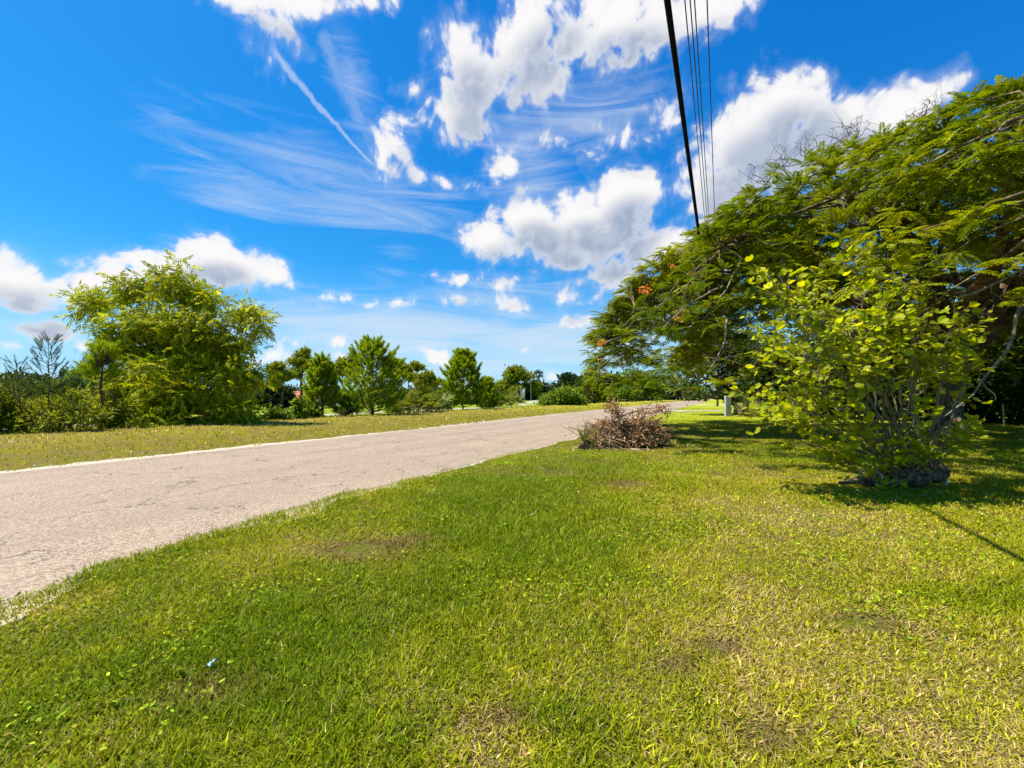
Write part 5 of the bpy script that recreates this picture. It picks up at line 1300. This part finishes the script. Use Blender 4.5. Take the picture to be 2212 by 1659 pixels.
# ------------------------------------------------------------------ overhead cables and the pole that carries them
def along(s, tt, h): return np.array([s*N[0]+tt*D[0], s*N[1]+tt*D[1], CAM_H+h])
def cable(name, s_over_h, h, r, label, mat, cat, group=None, sag=.0, n=60):
    tt = np.linspace(-14, 76, n); sgc = sag*((tt-31)/45)**2
    pts = np.array([along(s_over_h*h, q, h+k) for q, k in zip(tt, sgc)])
    v, f = tube(pts, r, 8); o = MB().add(v, f).build(name, mat, None, base=pts[0], smooth=True); tag(o, label, cat, group)
cable('telephone_cable', -.122, 4.5, .036, 'thick black cable hanging lowest over the lawn', M_cable, 'cable')
for k, (q, lab) in enumerate([(-.082, 'thin overhead wire nearest the thick black cable'), (-.070, 'thin overhead wire in the middle of the close set of three'), (-.060, 'thin overhead wire on the right of the close set of three'), (-.0315, 'thin overhead wire standing apart at the right')]):
    cable('power_wire', q, 8.0, .0125, lab, M_wire, 'wire', 'thin power wires overhead')
pb_ = along(-.5, 76, 0); pb_[2] = gz(pb_[0], pb_[1]); t_u = thing('utility_pole', pb_, 'distant wooden utility pole carrying the overhead wires behind the big crown', 'utility pole')
MB().add(*tube([pb_-[0, 0, .3], pb_+[0, 0, 5], pb_+[0, 0, 10.2]], [.17, .15, .11], 12)).build('shaft', M_wood, t_u, smooth=True)
ca = MB(); a = pb_+np.append(N*-.9, 9.38); b_ = pb_+np.append(N*.9, 9.38); ca.add(*tube([a, b_], [.07, .07], 4)); ca.build('crossarm', M_wood, t_u)
for k in (-.66, -.56, -.48, -.25):
    q = pb_+np.append(N*(k+.5), 9.40); MB().add(*tube([q, q+[0, 0, .05], q+[0, 0, .09]], [.02, .035, .02], 8)).build('insulator', M_pale_paint, t_u)

# ------------------------------------------------------------------ small things
# blue van far down the road
vb = along(-10.6, 205, 0); vb[2] = gz(vb[0], vb[1])+.02
t_v = thing('blue_van', vb, 'blue vehicle parked at the far end of the road', 'van')
ux, uy = N, D
def vbox(mb, s0, s1, t0, t1, z0, z1, taper=0):
    v = []
    for z, k in ((z0, 0), (z1, taper)):
        for s_, t_ in ((s0+k, t0+k), (s1-k, t0+k), (s1-k, t1-k), (s0+k, t1-k)): v.append((vb[0]+s_*N[0]+t_*D[0], vb[1]+s_*N[1]+t_*D[1], vb[2]+z))
    mb.add(v, [np.array([[0,3,2,1],[4,5,6,7],[0,1,5,4],[1,2,6,5],[2,3,7,6],[3,0,4,7]])])
M_blue = plain('blue_vehicle_paint', (.02, .09, .42), .35, .5, .1)
bm_ = MB(); vbox(bm_, -1.0, 1.0, -2.4, 2.4, .35, 1.15, .04); vbox(bm_, -.96, .96, -2.3, 1.4, 1.153, 2.05, .12); bm_.build('body', M_blue, t_v)
wn_ = MB(); vbox(wn_, -.78, .78, -2.33, -2.25, 1.3, 1.85); wn_.build('rear_window', M_glass, t_v)
M_tyre = plain('tyre_rubber', (.02, .02, .02), .9)
for s_, t_ in ((-.9, -1.5), (.9, -1.5), (-.9, 1.5), (.9, 1.5)):
    c = np.array([vb[0]+s_*N[0]+t_*D[0], vb[1]+s_*N[1]+t_*D[1], vb[2]+.34]); nn = np.append(N, 0)*.11
    MB().add(*tube([c-nn, c-nn*.7, c+nn*.7, c+nn], [.30, .34, .34, .30], 14)).build('wheel', M_tyre, t_v)
# scrap of pale blue litter in the lush grass
x, y = on_ground(457, 1447); q = np.array([x, y, gz(x, y)+.035]); lm = MB()
lv = []; nx = 5
for i in range(nx):
    for j in range(nx): lv.append((q[0]+(i-2)*.0075+(j-2)*.003, q[1]+(j-2)*.008, q[2]+.012*sin(i*1.7+j)+.008*cos(j*2.3)+.004*(i+j)))
lm.add(lv, [np.array([[i*nx+j, (i+1)*nx+j, (i+1)*nx+j+1, i*nx+j+1] for i in range(nx-1) for j in range(nx-1)])])
o = lm.build('litter_scrap', plain('pale_blue_plastic', (.62, .78, .85), .4, .4, .1, 40), None, base=q)
sol = o.modifiers.new('thickness', 'SOLIDIFY'); sol.thickness = .002
tag(o, 'crumpled scrap of pale blue litter in the lush grass', 'litter')
# chunks of broken limestone along the far road edge
g = np.random.default_rng(190)
ROCK = None
bmv = nrm(g.normal(size=(14, 3)))
import bmesh
bm = bmesh.new(); bmesh.ops.create_icosphere(bm, subdivisions=1, radius=1.0)
rv = np.array([v.co[:] for v in bm.verts]); rf_ = np.array([[v.index for v in f.verts] for f in bm.faces]); bm.free()
mb = MB(); tt = np.concatenate([g.uniform(2, 40, 110), g.normal(21, 1.2, 40)]); s_ = -12.75-np.abs(g.normal(0, .22, len(tt)))
n = len(tt); pos = np.stack([s_*N[0]+tt*D[0], s_*N[1]+tt*D[1], np.zeros(n)], -1); pos[:, 2] = ground_z(pos[:, 0], pos[:, 1])+.02
dd = rdir(n, g); sz = g.uniform(.008, .034, n)*np.clip(tt/16, .8, 1.6)
inst(mb, rv*(1+.25*g.normal(size=(len(rv), 1))), [rf_], pos, frame(dd, rdir(n, g)), np.stack([sz*1.3, sz, sz*.8], -1), jitter((.62, .56, .45), n, .15, g))
tag(mb.build('limestone_chips', vcol('limestone', .9, .15)), 'loose white limestone chips strewn along the far road edge', 'stones', kind='stuff')
